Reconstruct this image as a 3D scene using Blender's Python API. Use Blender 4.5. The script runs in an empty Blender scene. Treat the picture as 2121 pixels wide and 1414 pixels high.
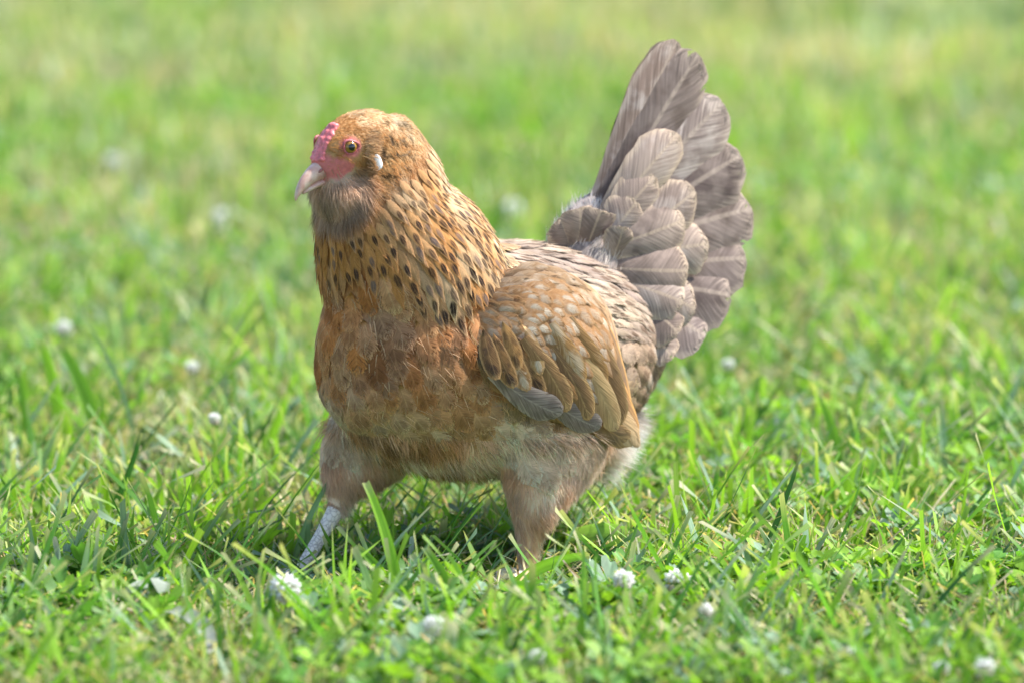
import bpy, bmesh, math, random
import numpy as np
from mathutils import Vector, Matrix
from mathutils.bvhtree import BVHTree
from mathutils.kdtree import KDTree

random.seed(7)
rng = np.random.default_rng(11)
sc = bpy.context.scene
C = sc.collection
R = math.radians

# ---------------------------------------------------------------- camera
CAM_H = 0.90
SLOPE = math.asin(CAM_H / 4.535)
PITCH = SLOPE - R(2.35)
CAM_D = 4.535 * math.cos(SLOPE)
cam_data = bpy.data.cameras.new('camera')
cam = bpy.data.objects.new('camera', cam_data)
C.objects.link(cam)
cam.location = (0, -CAM_D, CAM_H)
cam.rotation_euler = (math.pi / 2 - PITCH, 0, 0)
cam_data.lens = 200
cam_data.sensor_width = 36
cam_data.clip_start = 0.1
cam_data.clip_end = 1000
cam_data.dof.use_dof = True
cam_data.dof.focus_distance = 4.415
cam_data.dof.aperture_fstop = 4.0
sc.camera = cam

# ---------------------------------------------------------------- sky and sun
SUN_EL, SUN_AZ = 51.0, 72.0            # azimuth from +Y (away from camera) towards +X (right)
world = bpy.data.worlds.new('World')
sc.world = world
world.use_nodes = True
wt = world.node_tree
sky = wt.nodes.new('ShaderNodeTexSky')
sky.sky_type = 'NISHITA'
sky.sun_disc = False
sky.sun_elevation = R(SUN_EL)
sky.sun_rotation = R(SUN_AZ)
sky.air_density = 1.0
sky.dust_density = 1.4
bg = wt.nodes['Background']
bg.inputs['Strength'].default_value = 0.15
wt.links.new(sky.outputs[0], bg.inputs['Color'])
sun_data = bpy.data.lights.new('sun', 'SUN')
sun_data.energy = 4.6
sun_data.angle = R(1.2)
sun_data.color = (1.0, 0.97, 0.925)
sun = bpy.data.objects.new('sun', sun_data)
C.objects.link(sun)
sdir = Vector((math.sin(R(SUN_AZ)) * math.cos(R(SUN_EL)), math.cos(R(SUN_AZ)) * math.cos(R(SUN_EL)), math.sin(R(SUN_EL))))
sun.rotation_euler = sdir.to_track_quat('Z', 'Y').to_euler()
sun.location = sdir * 20

sc.view_settings.view_transform = 'Standard'
sc.view_settings.look = 'None'
sc.view_settings.gamma = 1.0
sc.view_settings.use_curve_mapping = False
sc.view_settings.exposure = 1.2
sc.render.engine = 'CYCLES'
sc.cycles.max_bounces = 8
sc.cycles.transparent_max_bounces = 12
sc.cycles.use_denoising = True

# ---------------------------------------------------------------- helpers: measuring
FPX = 2121 * 200 / 36
CAMP = np.array([0, -CAM_D, CAM_H])
FW = np.array([0, math.cos(PITCH), -math.sin(PITCH)])
UP = np.array([0, math.sin(PITCH), math.cos(PITCH)])
RT = np.array([1.0, 0, 0])
YAW = R(42)                              # the hen walks left and towards the camera
HEN = np.array([-0.0156, 0, 0])
FWD = np.array([-math.cos(YAW), -math.sin(YAW), 0])
LEFT = np.array([math.sin(YAW), -math.cos(YAW), 0])


def sight(px, py):
    return FW + RT * (px - 1060.5) / FPX - UP * (py - 707) / FPX


def hp(px, py, y):
    """point of the hen (hen's own axes: x forward, y left, z up) at sideways offset y"""
    d = sight(px, py)
    t = (y - (CAMP - HEN) @ LEFT) / (d @ LEFT)
    p = CAMP + d * t - HEN
    return Vector((float(p @ FWD), y, float(p[2])))


def ground_at(px, py, z=0.0):
    d = sight(px, py)
    t = (z - CAM_H) / d[2]
    p = CAMP + d * t
    return Vector((float(p[0]), float(p[1]), z))


# ---------------------------------------------------------------- helpers: objects
def tag(o, label=None, cat=None, group=None, kind=None):
    if label: o['label'] = label
    if cat: o['category'] = cat
    if group: o['group'] = group
    if kind: o['kind'] = kind
    return o


def empty(name, loc=(0, 0, 0), rz=0.0, parent=None):
    o = bpy.data.objects.new(name, None)
    o.empty_display_size = 0.05
    C.objects.link(o)
    o.location = loc
    o.rotation_euler = (0, 0, rz)
    o.parent = parent
    return o


def mesh_from(name, verts, faces, mat=None, smooth=True):
    me = bpy.data.meshes.new(name)
    me.from_pydata([tuple(v) for v in verts], [], faces)
    if mat: me.materials.append(mat)
    if smooth: me.polygons.foreach_set('use_smooth', [True] * len(me.polygons))
    me.update()
    return me


def link(name, me, parent=None):
    o = bpy.data.objects.new(name, me)
    C.objects.link(o)
    o.parent = parent
    return o


def np_mesh(name, V, T, mat, attrs=None, smooth=True):
    """triangle mesh straight from numpy arrays, with float-vector point attributes"""
    me = bpy.data.meshes.new(name)
    V = np.asarray(V, np.float32); T = np.asarray(T, np.int32)
    me.vertices.add(len(V)); me.vertices.foreach_set('co', V.ravel())
    me.loops.add(T.size); me.loops.foreach_set('vertex_index', T.ravel())
    me.polygons.add(len(T))
    me.polygons.foreach_set('loop_start', np.arange(0, T.size, 3, dtype=np.int32))
    if smooth: me.polygons.foreach_set('use_smooth', np.ones(len(T), bool))
    me.update(calc_edges=True)
    for k, a in (attrs or {}).items():
        at = me.attributes.new(k, 'FLOAT_VECTOR', 'POINT')
        at.data.foreach_set('vector', np.asarray(a, np.float32).ravel())
    me.materials.append(mat)
    return me


def cat_rom(P, n):
    """smooth resampling of a list of tuples"""
    P = np.asarray(P, float)
    out = []
    m = len(P)
    for i in range(m - 1):
        p0 = P[max(i - 1, 0)]; p1 = P[i]; p2 = P[i + 1]; p3 = P[min(i + 2, m - 1)]
        for k in range(n):
            t = k / n
            out.append(0.5 * ((2 * p1) + (-p0 + p2) * t + (2 * p0 - 5 * p1 + 4 * p2 - p3) * t * t + (-p0 + 3 * p1 - 3 * p2 + p3) * t ** 3))
    out.append(P[-1])
    return np.array(out)


def loft(sections, nseg=24, sub=5, side=Vector((0, 1, 0))):
    """sections: (x, y, z, half_width, half_depth); closed tube with rounded ends"""
    S = cat_rom(sections, sub)
    pts = S[:, :3]; ra = np.maximum(S[:, 3], 1e-4); rb = np.maximum(S[:, 4], 1e-4)
    verts = []; faces = []
    n = len(S)
    for i in range(n):
        t = Vector(pts[min(i + 1, n - 1)] - pts[max(i - 1, 0)]).normalized()
        u = (side - t * side.dot(t)).normalized()
        w = t.cross(u)
        for k in range(nseg):
            a = 2 * math.pi * k / nseg
            verts.append(Vector(pts[i]) + u * (ra[i] * math.cos(a)) + w * (rb[i] * math.sin(a)))
    for i in range(n - 1):
        for k in range(nseg):
            k2 = (k + 1) % nseg
            faces.append((i * nseg + k, i * nseg + k2, (i + 1) * nseg + k2, (i + 1) * nseg + k))
    for i, order in ((0, 1), (n - 1, -1)):
        c = len(verts); verts.append(Vector(pts[i]))
        for k in range(nseg):
            k2 = (k + 1) % nseg
            f = (c, i * nseg + k2, i * nseg + k)
            faces.append(f if order == 1 else f[::-1])
    return verts, faces


# ---------------------------------------------------------------- helpers: materials
def new_mat(name):
    m = bpy.data.materials.new(name)
    m.use_nodes = True
    return m, m.node_tree.nodes, m.node_tree.links


def N(nodes, kind, **kw):
    n = nodes.new(kind)
    for k, v in kw.items(): setattr(n, k, v)
    return n


def mathn(nt, op, a, b=None, c=None, clamp=False):
    n = nt.nodes.new('ShaderNodeMath'); n.operation = op; n.use_clamp = clamp
    for i, v in enumerate((a, b, c)):
        if v is None: continue
        if isinstance(v, (int, float)): n.inputs[i].default_value = v
        else: nt.links.new(v, n.inputs[i])
    return n.outputs[0]


def mixc(nt, f, a, b, blend='MIX'):
    n = nt.nodes.new('ShaderNodeMix'); n.data_type = 'RGBA'; n.blend_type = blend
    for s, v in ((n.inputs[0], f), (n.inputs[6], a), (n.inputs[7], b)):
        if isinstance(v, (int, float)): s.default_value = v
        elif isinstance(v, (tuple, list)): s.default_value = (*v[:3], 1)
        else: nt.links.new(v, s)
    return n.outputs[2]


def ramp(nt, f, lo, hi):
    """smooth 0..1 step between lo and hi"""
    n = nt.nodes.new('ShaderNodeMapRange'); n.interpolation_type = 'SMOOTHSTEP'
    nt.links.new(f, n.inputs[0])
    n.inputs[1].default_value = lo; n.inputs[2].default_value = hi
    return n.outputs[0]

# ---------------------------------------------------------------- hen: materials
def attr(nt, name):
    n = nt.nodes.new('ShaderNodeAttribute'); n.attribute_name = name
    return n


def thin_surface(nt, col, rough, spec, trans, bump=None, tcol=None):
    """opaque face with some light passing through"""
    nd, lk = nt.nodes, nt.links
    p = nd['Principled BSDF']
    lk.new(col, p.inputs['Base Color'])
    p.inputs['Roughness'].default_value = rough
    p.inputs['Specular IOR Level'].default_value = spec
    t = nd.new('ShaderNodeBsdfTranslucent'); lk.new(tcol or col, t.inputs[0])
    m = nd.new('ShaderNodeMixShader'); m.inputs[0].default_value = trans
    lk.new(p.outputs[0], m.inputs[1]); lk.new(t.outputs[0], m.inputs[2])
    lk.new(m.outputs[0], nd['Material Output'].inputs[0])
    if bump is not None: lk.new(bump, p.inputs['Normal'])
    return p


def feather_mat(name, freq, strength, trans, mottle_scale, su=.70, ru=.24, rv=.62, fray=.5, split=.0, shaft=.22):
    m, nd, lk = new_mat(name); nt = m.node_tree
    f = attr(nt, 'fuv'); sx = nd.new('ShaderNodeSeparateXYZ'); lk.new(f.outputs['Vector'], sx.inputs[0])
    u, v, r = sx.outputs
    av = mathn(nt, 'ABSOLUTE', v)
    g = attr(nt, 'fp'); sg = nd.new('ShaderNodeSeparateXYZ'); lk.new(g.outputs['Vector'], sg.inputs[0])
    spot, lace, mott = sg.outputs
    q = mathn(nt, 'SUBTRACT', mathn(nt, 'MULTIPLY', u, freq), mathn(nt, 'MULTIPLY', av, freq * .3))
    cv = nd.new('ShaderNodeCombineXYZ')
    lk.new(q, cv.inputs[0]); lk.new(mathn(nt, 'MULTIPLY', v, 1.3), cv.inputs[1]); lk.new(mathn(nt, 'MULTIPLY', r, 60.0), cv.inputs[2])
    barb = N(nd, 'ShaderNodeTexNoise'); barb.inputs['Scale'].default_value = 1.0; barb.inputs['Detail'].default_value = 2.5
    lk.new(cv.outputs[0], barb.inputs['Vector'])
    bf = barb.outputs[0]
    # dark or pale mark towards the tip, its rim broken up along the barbs
    jit = mathn(nt, 'MULTIPLY', mathn(nt, 'SUBTRACT', bf, .5), .85)
    du = mathn(nt, 'DIVIDE', mathn(nt, 'SUBTRACT', u, su), ru)
    dv = mathn(nt, 'DIVIDE', v, rv)
    rad = mathn(nt, 'SQRT', mathn(nt, 'ADD', mathn(nt, 'MULTIPLY', du, du), mathn(nt, 'MULTIPLY', dv, dv)))
    ms = mathn(nt, 'SUBTRACT', 1.0, ramp(nt, mathn(nt, 'ADD', rad, jit), .72, 1.12))
    c1 = mixc(nt, mathn(nt, 'MULTIPLY', ms, spot), attr(nt, 'ca').outputs['Color'], attr(nt, 'cb').outputs['Color'])
    # mottling
    tc = nd.new('ShaderNodeTexCoord')
    no = N(nd, 'ShaderNodeTexNoise'); no.inputs['Scale'].default_value = mottle_scale; no.inputs['Detail'].default_value = 3
    lk.new(tc.outputs['Object'], no.inputs['Vector'])
    mm = ramp(nt, mathn(nt, 'ADD', no.outputs[0], mathn(nt, 'MULTIPLY', jit, .35)), .42, .66)
    c1 = mixc(nt, mathn(nt, 'MULTIPLY', mm, mott), c1, attr(nt, 'cb').outputs['Color'])
    # edge lacing
    e = mathn(nt, 'MAXIMUM', av, mathn(nt, 'MULTIPLY', u, .96))
    le = ramp(nt, mathn(nt, 'ADD', e, mathn(nt, 'MULTIPLY', jit, .5)), .70, .95)
    c2 = mixc(nt, mathn(nt, 'MULTIPLY', le, lace), c1, attr(nt, 'cc').outputs['Color'])
    # pale shaft
    sh = mathn(nt, 'SUBTRACT', 1.0, ramp(nt, av, .03, .09))
    c3 = mixc(nt, mathn(nt, 'MULTIPLY', sh, shaft), c2, attr(nt, 'cc').outputs['Color'])
    val = nd.new('ShaderNodeMapRange'); lk.new(bf, val.inputs[0])
    val.inputs[1].default_value = .25; val.inputs[2].default_value = .75
    val.inputs[3].default_value = 1 - strength; val.inputs[4].default_value = 1 + strength * .8
    c4 = mixc(nt, 1.0, c3, val.outputs[0], 'MULTIPLY')
    b = nd.new('ShaderNodeBump'); b.inputs['Strength'].default_value = .35; b.inputs['Distance'].default_value = .0008
    lk.new(bf, b.inputs['Height'])
    thin_surface(nt, c4, .7, .04, trans, b.outputs[0])
    # loose barbs: the vane thins out into strands towards its rim
    fr = ramp(nt, mathn(nt, 'ADD', mathn(nt, 'SUBTRACT', e, .30), mathn(nt, 'MULTIPLY', jit, 2.6)), .48, .62)
    fr = mathn(nt, 'MULTIPLY', fr, fray)
    if split:
        cs = nd.new('ShaderNodeCombineXYZ')
        lk.new(mathn(nt, 'MULTIPLY', q, .26), cs.inputs[0]); lk.new(v, cs.inputs[1]); lk.new(mathn(nt, 'MULTIPLY', r, 91.0), cs.inputs[2])
        s2 = N(nd, 'ShaderNodeTexNoise'); s2.inputs['Scale'].default_value = 1.0; s2.inputs['Detail'].default_value = 1.0
        lk.new(cs.outputs[0], s2.inputs['Vector'])
        sl = mathn(nt, 'MULTIPLY', ramp(nt, mathn(nt, 'ADD', s2.outputs[0], mathn(nt, 'MULTIPLY', e, .22)), .845, .865), ramp(nt, e, .78, .90))
        fr = mathn(nt, 'MAXIMUM', fr, mathn(nt, 'MULTIPLY', sl, split))
    out = nd['Material Output']; src = out.inputs[0].links[0].from_socket
    tr = nd.new('ShaderNodeBsdfTransparent'); ms_ = nd.new('ShaderNodeMixShader')
    lk.new(fr, ms_.inputs[0]); lk.new(src, ms_.inputs[1]); lk.new(tr.outputs[0], ms_.inputs[2]); lk.new(ms_.outputs[0], out.inputs[0])
    return m


M_FEATHER = feather_mat('body_feather', 30, .32, .22, 120, fray=.95)
M_HACKLE = feather_mat('hackle_feather', 34, .36, .22, 120, .76, .28, .72, .5)
M_COVERT = feather_mat('wing_covert', 36, .38, .14, 120, .78, .21, .52, .4)
M_QUILL = feather_mat('long_feather', 42, .40, .05, 55, fray=.0, split=1.0, shaft=.5)

M_DOWN, nd, lk = new_mat('down_strands')
thin_surface(M_DOWN.node_tree, attr(M_DOWN.node_tree, 'ca').outputs['Color'], .7, .04, .5)

M_BODY, nd, lk = new_mat('skin_and_underdown'); nt = M_BODY.node_tree
tc = nd.new('ShaderNodeTexCoord')
no = N(nd, 'ShaderNodeTexNoise'); no.inputs['Scale'].default_value = 380; no.inputs['Detail'].default_value = 4
lk.new(tc.outputs['Object'], no.inputs['Vector'])
mr = nd.new('ShaderNodeMapRange'); lk.new(no.outputs[0], mr.inputs[0]); mr.inputs[3].default_value = .7; mr.inputs[4].default_value = 1.25
lk.new(mixc(nt, 1.0, attr(nt, 'ca').outputs['Color'], mr.outputs[0], 'MULTIPLY'), nd['Principled BSDF'].inputs['Base Color'])
nd['Principled BSDF'].inputs['Roughness'].default_value = .6
nd['Principled BSDF'].inputs['Specular IOR Level'].default_value = .15
bp = nd.new('ShaderNodeBump'); bp.inputs['Strength'].default_value = .6; bp.inputs['Distance'].default_value = .0012
lk.new(no.outputs[0], bp.inputs['Height']); lk.new(bp.outputs[0], nd['Principled BSDF'].inputs['Normal'])


def simple_mat(name, col, rough=.5, spec=.4, nscale=0, namp=.25, bump=0.0, bdist=.001, sss=0.0, col2=None):
    m, nd, lk = new_mat(name); nt = m.node_tree; p = nd['Principled BSDF']
    p.inputs['Base Color'].default_value = (*col, 1)
    p.inputs['Roughness'].default_value = rough
    p.inputs['Specular IOR Level'].default_value = spec
    if sss:
        p.inputs['Subsurface Weight'].default_value = sss
        p.inputs['Subsurface Radius'].default_value = (.004, .0015, .001)
    if nscale:
        tc = nd.new('ShaderNodeTexCoord')
        n = N(nd, 'ShaderNodeTexNoise'); n.inputs['Scale'].default_value = nscale; n.inputs['Detail'].default_value = 4
        lk.new(tc.outputs['Object'], n.inputs['Vector'])
        c2 = col2 or tuple(c * (1 - namp * 1.6) for c in col)
        lk.new(mixc(nt, ramp(nt, n.outputs[0], .35, .65), c2, col), p.inputs['Base Color'])
        if bump:
            b = nd.new('ShaderNodeBump'); b.inputs['Strength'].default_value = bump; b.inputs['Distance'].default_value = bdist
            lk.new(n.outputs[0], b.inputs['Height']); lk.new(b.outputs[0], p.inputs['Normal'])
    return m


M_COMB = simple_mat('comb_skin', (.78, .19, .19), .5, .5, 420, .2, .35, .0006, .2)
M_LID = simple_mat('eyelid_skin', (.52, .10, .10), .5, .4, 700, .25, .4, .0005, .1, (.33, .10, .10))
M_BEAK = simple_mat('horn', (.64, .47, .36), .42, .4, 130, .2, .1, .0004, .1, (.52, .29, .22))
M_NARE = simple_mat('nostril', (.30, .12, .10), .6, .3)
M_LOBE = simple_mat('ear_lobe', (.84, .82, .80), .9, .08, 300, .06, .2, .0005, .1)
M_IRIS = simple_mat('iris', (.36, .19, .02), .12, .6, 900, .3, 0, .001, 0, (.20, .10, .015))
M_PUPIL = simple_mat('pupil', (.004, .004, .005), .04, .8)
M_CLAW = simple_mat('claw', (.45, .38, .32), .4, .4)

M_SHANK, nd, lk = new_mat('leg_scales'); nt = M_SHANK.node_tree
tc = nd.new('ShaderNodeTexCoord')
mp = nd.new('ShaderNodeMapping'); mp.inputs['Scale'].default_value = (300, 300, 230); lk.new(tc.outputs['Object'], mp.inputs[0])
vo = N(nd, 'ShaderNodeTexVoronoi', feature='DISTANCE_TO_EDGE'); vo.inputs['Scale'].default_value = 1; lk.new(mp.outputs[0], vo.inputs['Vector'])
ed = ramp(nt, vo.outputs[0], .0, .12)
lk.new(mixc(nt, ed, (.56, .46, .39), (.88, .76, .65)), nd['Principled BSDF'].inputs['Base Color'])
nd['Principled BSDF'].inputs['Roughness'].default_value = .5
bp = nd.new('ShaderNodeBump'); bp.inputs['Strength'].default_value = .6; bp.inputs['Distance'].default_value = .0006
lk.new(ed, bp.inputs['Height']); lk.new(bp.outputs[0], nd['Principled BSDF'].inputs['Normal'])


# ---------------------------------------------------------------- hen: body surface
def smoothed(parts, voxel, its, name):
    V = []; Fc = []
    for v, f in parts:
        o = len(V); V += v; Fc += [tuple(i + o for i in q) for q in f]
    me = mesh_from(name, V, Fc)
    ob = bpy.data.objects.new(name, me); C.objects.link(ob)
    m = ob.modifiers.new('r', 'REMESH'); m.mode = 'VOXEL'; m.voxel_size = voxel
    s = ob.modifiers.new('s', 'SMOOTH'); s.factor = 0.5; s.iterations = its
    dg = bpy.context.evaluated_depsgraph_get()
    out = bpy.data.meshes.new_from_object(ob.evaluated_get(dg))
    out.name = name
    bpy.data.objects.remove(ob); bpy.data.meshes.remove(me)
    out.polygons.foreach_set('use_smooth', [True] * len(out.polygons))
    return out


torso = [(-.186, 0, .192, .006, .006), (-.170, 0, .190, .026, .028), (-.138, 0, .184, .046, .056), (-.096, 0, .176, .064, .077),
         (-.05, 0, .173, .077, .089), (0, 0, .176, .080, .091), (.05, 0, .184, .077, .092),
         (.098, 0, .203, .067, .085), (.124, 0, .221, .052, .064), (.143, 0, .233, .031, .040), (.153, 0, .238, .010, .012)]
neck = [(.055, 0, .205, .062, .055), (.076, 0, .236, .068, .072), (.097, 0, .270, .061, .070), (.111, 0, .301, .049, .059),
        (.115, 0, .330, .039, .049), (.121, 0, .351, .030, .040), (.129, 0, .366, .021, .027), (.132, 0, .376, .006, .006)]
head = [(.108, 0, .354, .012, .012), (.118, 0, .356, .022, .025), (.138, 0, .355, .0250, .0275), (.158, 0, .349, .0215, .0235), (.170, 0, .342, .0145, .0165), (.178, 0, .337, .0085, .0105)]
beard = [(.168, 0, .338, .011, .010), (.163, 0, .328, .018, .017), (.154, 0, .319, .022, .019), (.144, 0, .311, .017, .014), (.137, 0, .306, .008, .008)]
vent = [(-.04, 0, .130, .055, .045), (-.080, 0, .116, .052, .044), (-.104, 0, .104, .036, .032), (-.116, 0, .098, .010, .010)]
thigh_l = [(-.016, .039, .150, .044, .062), (-.014, .047, .115, .039, .058), (-.002, .054, .085, .028, .038), (.006, .057, .064, .019, .023), (.010, .056, .047, .0115, .0135), (.013, .0555, .032, .0075, .0085), (.015, .055, .02, .006, .006)]
thigh_r = [(.048, -.044, .152, .042, .054), (.070, -.050, .126, .036, .044), (.091, -.055, .100, .030, .034), (.103, -.058, .082, .019, .022), (.107, -.060, .070, .010, .011), (.113, -.061, .060, .007, .007)]
body_me = smoothed([loft(torso), loft(neck), loft(head), loft(beard), loft(vent), loft(thigh_l), loft(thigh_r)], .0027, 9, 'body')
BV = np.empty(len(body_me.vertices) * 3, np.float32); body_me.vertices.foreach_get('co', BV); BV = BV.reshape(-1, 3)
bm = bmesh.new(); bm.from_mesh(body_me); bmesh.ops.triangulate(bm, faces=bm.faces)
bm.normal_update()
BVH = BVHTree.FromBMesh(bm)
tri_v = np.array([[v.co[:] for v in f.verts] for f in bm.faces]); tri_n = np.array([f.normal[:] for f in bm.faces])
bm.free()
tri_a = np.linalg.norm(np.cross(tri_v[:, 1] - tri_v[:, 0], tri_v[:, 2] - tri_v[:, 0]), axis=1) * .5

# ---------------------------------------------------------------- hen: plumage map (hen's own axes)
NA = np.array([.05, .20]); NB = np.array([.132, .374]); NL = NB - NA
SPINE = cat_rom([(.172, .345), (.140, .368), (.122, .340), (.105, .305), (.084, .265), (.050, .215), (0, .178), (-.06, .170), (-.12, .172), (-.18, .165)], 6)
SPT = np.gradient(SPINE, axis=0); SPT /= np.linalg.norm(SPT, axis=1)[:, None]
TL = cat_rom([s[:3] for s in thigh_l], 6); TR = cat_rom([s[:3] for s in thigh_r], 6)
TLr = cat_rom([(s[3],) for s in thigh_l], 6)[:, 0]; TRr = cat_rom([(s[3],) for s in thigh_r], 6)[:, 0]
EYE = Vector((.1625, .0195, .3585))
FACE = [(EYE, .0095), (Vector((.169, .014, .346)), .0062), (Vector((.175, .006, .346)), .0082), (Vector((.176, .0, .340)), .012), (Vector((.170, .012, .341)), .0085), (Vector((.164, .017, .343)), .006),
        (Vector((EYE.x, -EYE.y, EYE.z)), .0095), (Vector((.166, -.015, .350)), .0105), (Vector((.174, -.006, .348)), .012)]


def lerp(a, b, t): return a + (b - a) * t
def sstep(a, b, x): x = np.clip((x - a) / (b - a), 0, 1); return x * x * (3 - 2 * x)
def mix3(a, b, t): return np.asarray(a)[None, :] * (1 - t)[:, None] + np.asarray(b)[None, :] * t[:, None]


def vnoise(P, scale, seed=0):
    """cheap smooth value noise, 0..1"""
    Q = np.asarray(P) * scale + seed * 17.31
    i = np.floor(Q).astype(np.int64); f = Q - i; f = f * f * (3 - 2 * f)
    def h(a, b, c):
        n = (a * 73856093) ^ (b * 19349663) ^ (c * 83492791) ^ (seed * 2654435)
        n = (n ^ (n >> 13)) * 1274126177 & 0x7fffffff
        return ((n ^ (n >> 16)) & 0xffff) / 65535.0
    r = 0
    for dx in (0, 1):
        for dy in (0, 1):
            for dz in (0, 1):
                w = (f[:, 0] if dx else 1 - f[:, 0]) * (f[:, 1] if dy else 1 - f[:, 1]) * (f[:, 2] if dz else 1 - f[:, 2])
                r = r + w * h(i[:, 0] + dx, i[:, 1] + dy, i[:, 2] + dz)
    return r


def zones(P, Nn):
    """where on the bird a point lies: weights per zone"""
    x, y, z = P[:, 0], P[:, 1], P[:, 2]
    tn = ((x - NA[0]) * NL[0] + (z - NA[1]) * NL[1]) / (NL @ NL)
    front = sstep(.2, .8, Nn[:, 0])
    dl = np.full(len(P), 9.0); dr = dl.copy()
    for k in range(len(TL)):
        dl = np.minimum(dl, np.linalg.norm(P - TL[k], axis=1) / (TLr[k] + .004))
    for k in range(len(TR)):
        dr = np.minimum(dr, np.linalg.norm(P - TR[k], axis=1) / (TRr[k] + .004))
    thigh = np.maximum((1 - sstep(1.05, 1.3, dl)) * (1 - sstep(.10, .13, z)), (1 - sstep(1.05, 1.3, dr)) * (1 - sstep(.105, .135, z)) * (y < -.015))
    headz = sstep(.76, .84, tn + .10 * np.clip((x - .13) / .04, 0, 1))
    hack_lo = .30 + .26 * front
    hack = sstep(hack_lo - .06, hack_lo + .06, tn) * (1 - headz)
    back = sstep(.25, .6, Nn[:, 2]) * (1 - sstep(.02, .07, x)) * (1 - hack)
    rump = (1 - sstep(-.105, -.075, x)) * (z > .115)
    belly = (1 - sstep(.105, .15, z - .10 * np.clip(x - .05, 0, 1)))
    vent = (1 - sstep(-.092, -.066, x)) * (1 - sstep(.108, .135, z))
    bd = np.zeros(len(P))
    for s in beard:
        bd = np.maximum(bd, 1 - sstep(.9, 1.35, np.linalg.norm(P - np.array(s[:3]), axis=1) / (s[3] + .003)))
    bd = bd * (z < .345) * (x > .128) * sstep(.0, .25, Nn[:, 0] + .5 * np.abs(Nn[:, 1]) + .15)
    face = np.zeros(len(P))
    for c, r in FACE:
        face = np.maximum(face, 1 - sstep(.75, 1.05, np.linalg.norm(P - np.array(c), axis=1) / r))
    back = np.where(x < -.02, np.maximum(back, sstep(.12, .4, Nn[:, 2]) * (1 - hack) * .9), back)
    return dict(tn=tn, front=front, thigh=thigh, head=headz, hack=hack, back=back, rump=rump, belly=belly, vent=vent, beard=bd, face=face)


RUST = (.58, .22, .065); DARKRUST = (.29, .105, .033); TAN = (.62, .43, .27); BUFF = (.61, .40, .22); GOLD = (.50, .24, .08); CREAM = (.53, .42, .31)
PINKBUFF = (.95, .76, .62); UMBER = (.042, .028, .026); GREYB = (.30, .24, .21); LILAC = (.36, .275, .225); WHITE = (.90, .87, .82); BROWN = (.27, .16, .09)
HEADORANGE = (.55, .275, .095); BEARD = (.62, .42, .27); TAIL = (.25, .19, .16); SKINRED = (.58, .17, .15)


def pigment(P, Nn, Zn=None):
    Zn = Zn or zones(P, Nn)
    x, y, z = P.T
    n1 = vnoise(P, 45, 1); n2 = vnoise(P, 110, 2); n3 = vnoise(P, 22, 5)
    c = mix3(RUST, DARKRUST, sstep(.35, .75, n1))
    c = c * (1 - sstep(.0, .9, n2 * 1.1 - .2)[:, None] * .55) + np.array(TAN) * (sstep(.0, .9, n2 * 1.1 - .2) * .55)[:, None]
    low = 1 - sstep(.125, .205, z - .03 * (n3 - .5))
    lowc = mix3((.52, .30, .14), (.84, .63, .45), sstep(.3, .75, n1))
    lowc = lowc * (1 - .55 * (sstep(.62, .8, n2) * (x < .06)))[:, None]
    c = c * (1 - low)[:, None] + lowc * low[:, None]
    side = 1 - sstep(-.06, .03, x)
    c = c * (1 - side)[:, None] + mix3(BUFF, LILAC, n1) * side[:, None]
    c = c * (1 - Zn['rump'])[:, None] + mix3(BROWN, (.40, .28, .19), n1) * Zn['rump'][:, None]
    c = c * (1 - Zn['back'])[:, None] + mix3(CREAM, LILAC, sstep(.3, .8, n1)) * Zn['back'][:, None]
    hk = mix3(GOLD, BUFF, sstep(.2, .7, n1 + .35 * (.6 - Zn['tn'])))
    hk = hk * (1 - .82 * Zn['front'])[:, None] + np.array((.50, .22, .06)) * (.82 * Zn['front'])[:, None]
    pale = sstep(.1, .7, -Nn[:, 0]) * .55  # nape hackles are creamier; their sunlit side is also put into the colour
    hk = hk * (1 - pale)[:, None] + np.array((.74, .57, .37)) * pale[:, None]
    c = c * (1 - Zn['hack'])[:, None] + hk * Zn['hack'][:, None]
    hd = mix3(HEADORANGE, (.62, .35, .14), n2)
    hd = hd * (1 - .35 * sstep(.55, .75, n1))[:, None]
    hd = hd * (1 - .85 * sstep(.64, .74, vnoise(P, 210, 31)) * (x < .146))[:, None]
    pl2 = sstep(.2, .7, Nn[:, 2] - .6 * Nn[:, 0]) * .5 * (x < .15)  # brightly lit top and back of the head, painted as paler plumage
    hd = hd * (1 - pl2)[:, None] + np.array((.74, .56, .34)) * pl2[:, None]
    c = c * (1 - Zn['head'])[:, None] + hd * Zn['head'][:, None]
    c = c * (1 - Zn['beard'])[:, None] + mix3(BEARD, (.58, .42, .30), n2) * Zn['beard'][:, None]
    th = mix3(PINKBUFF, (.78, .53, .36), sstep(.25, .85, n1))
    th = th * (1 - .25 * sstep(.6, .85, n3) * (y > 0))[:, None]
    c = c * (1 - Zn['thigh'])[:, None] + th * Zn['thigh'][:, None]
    c = c * (1 - Zn['vent'])[:, None] + np.array(WHITE) * Zn['vent'][:, None]
    return c


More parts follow.
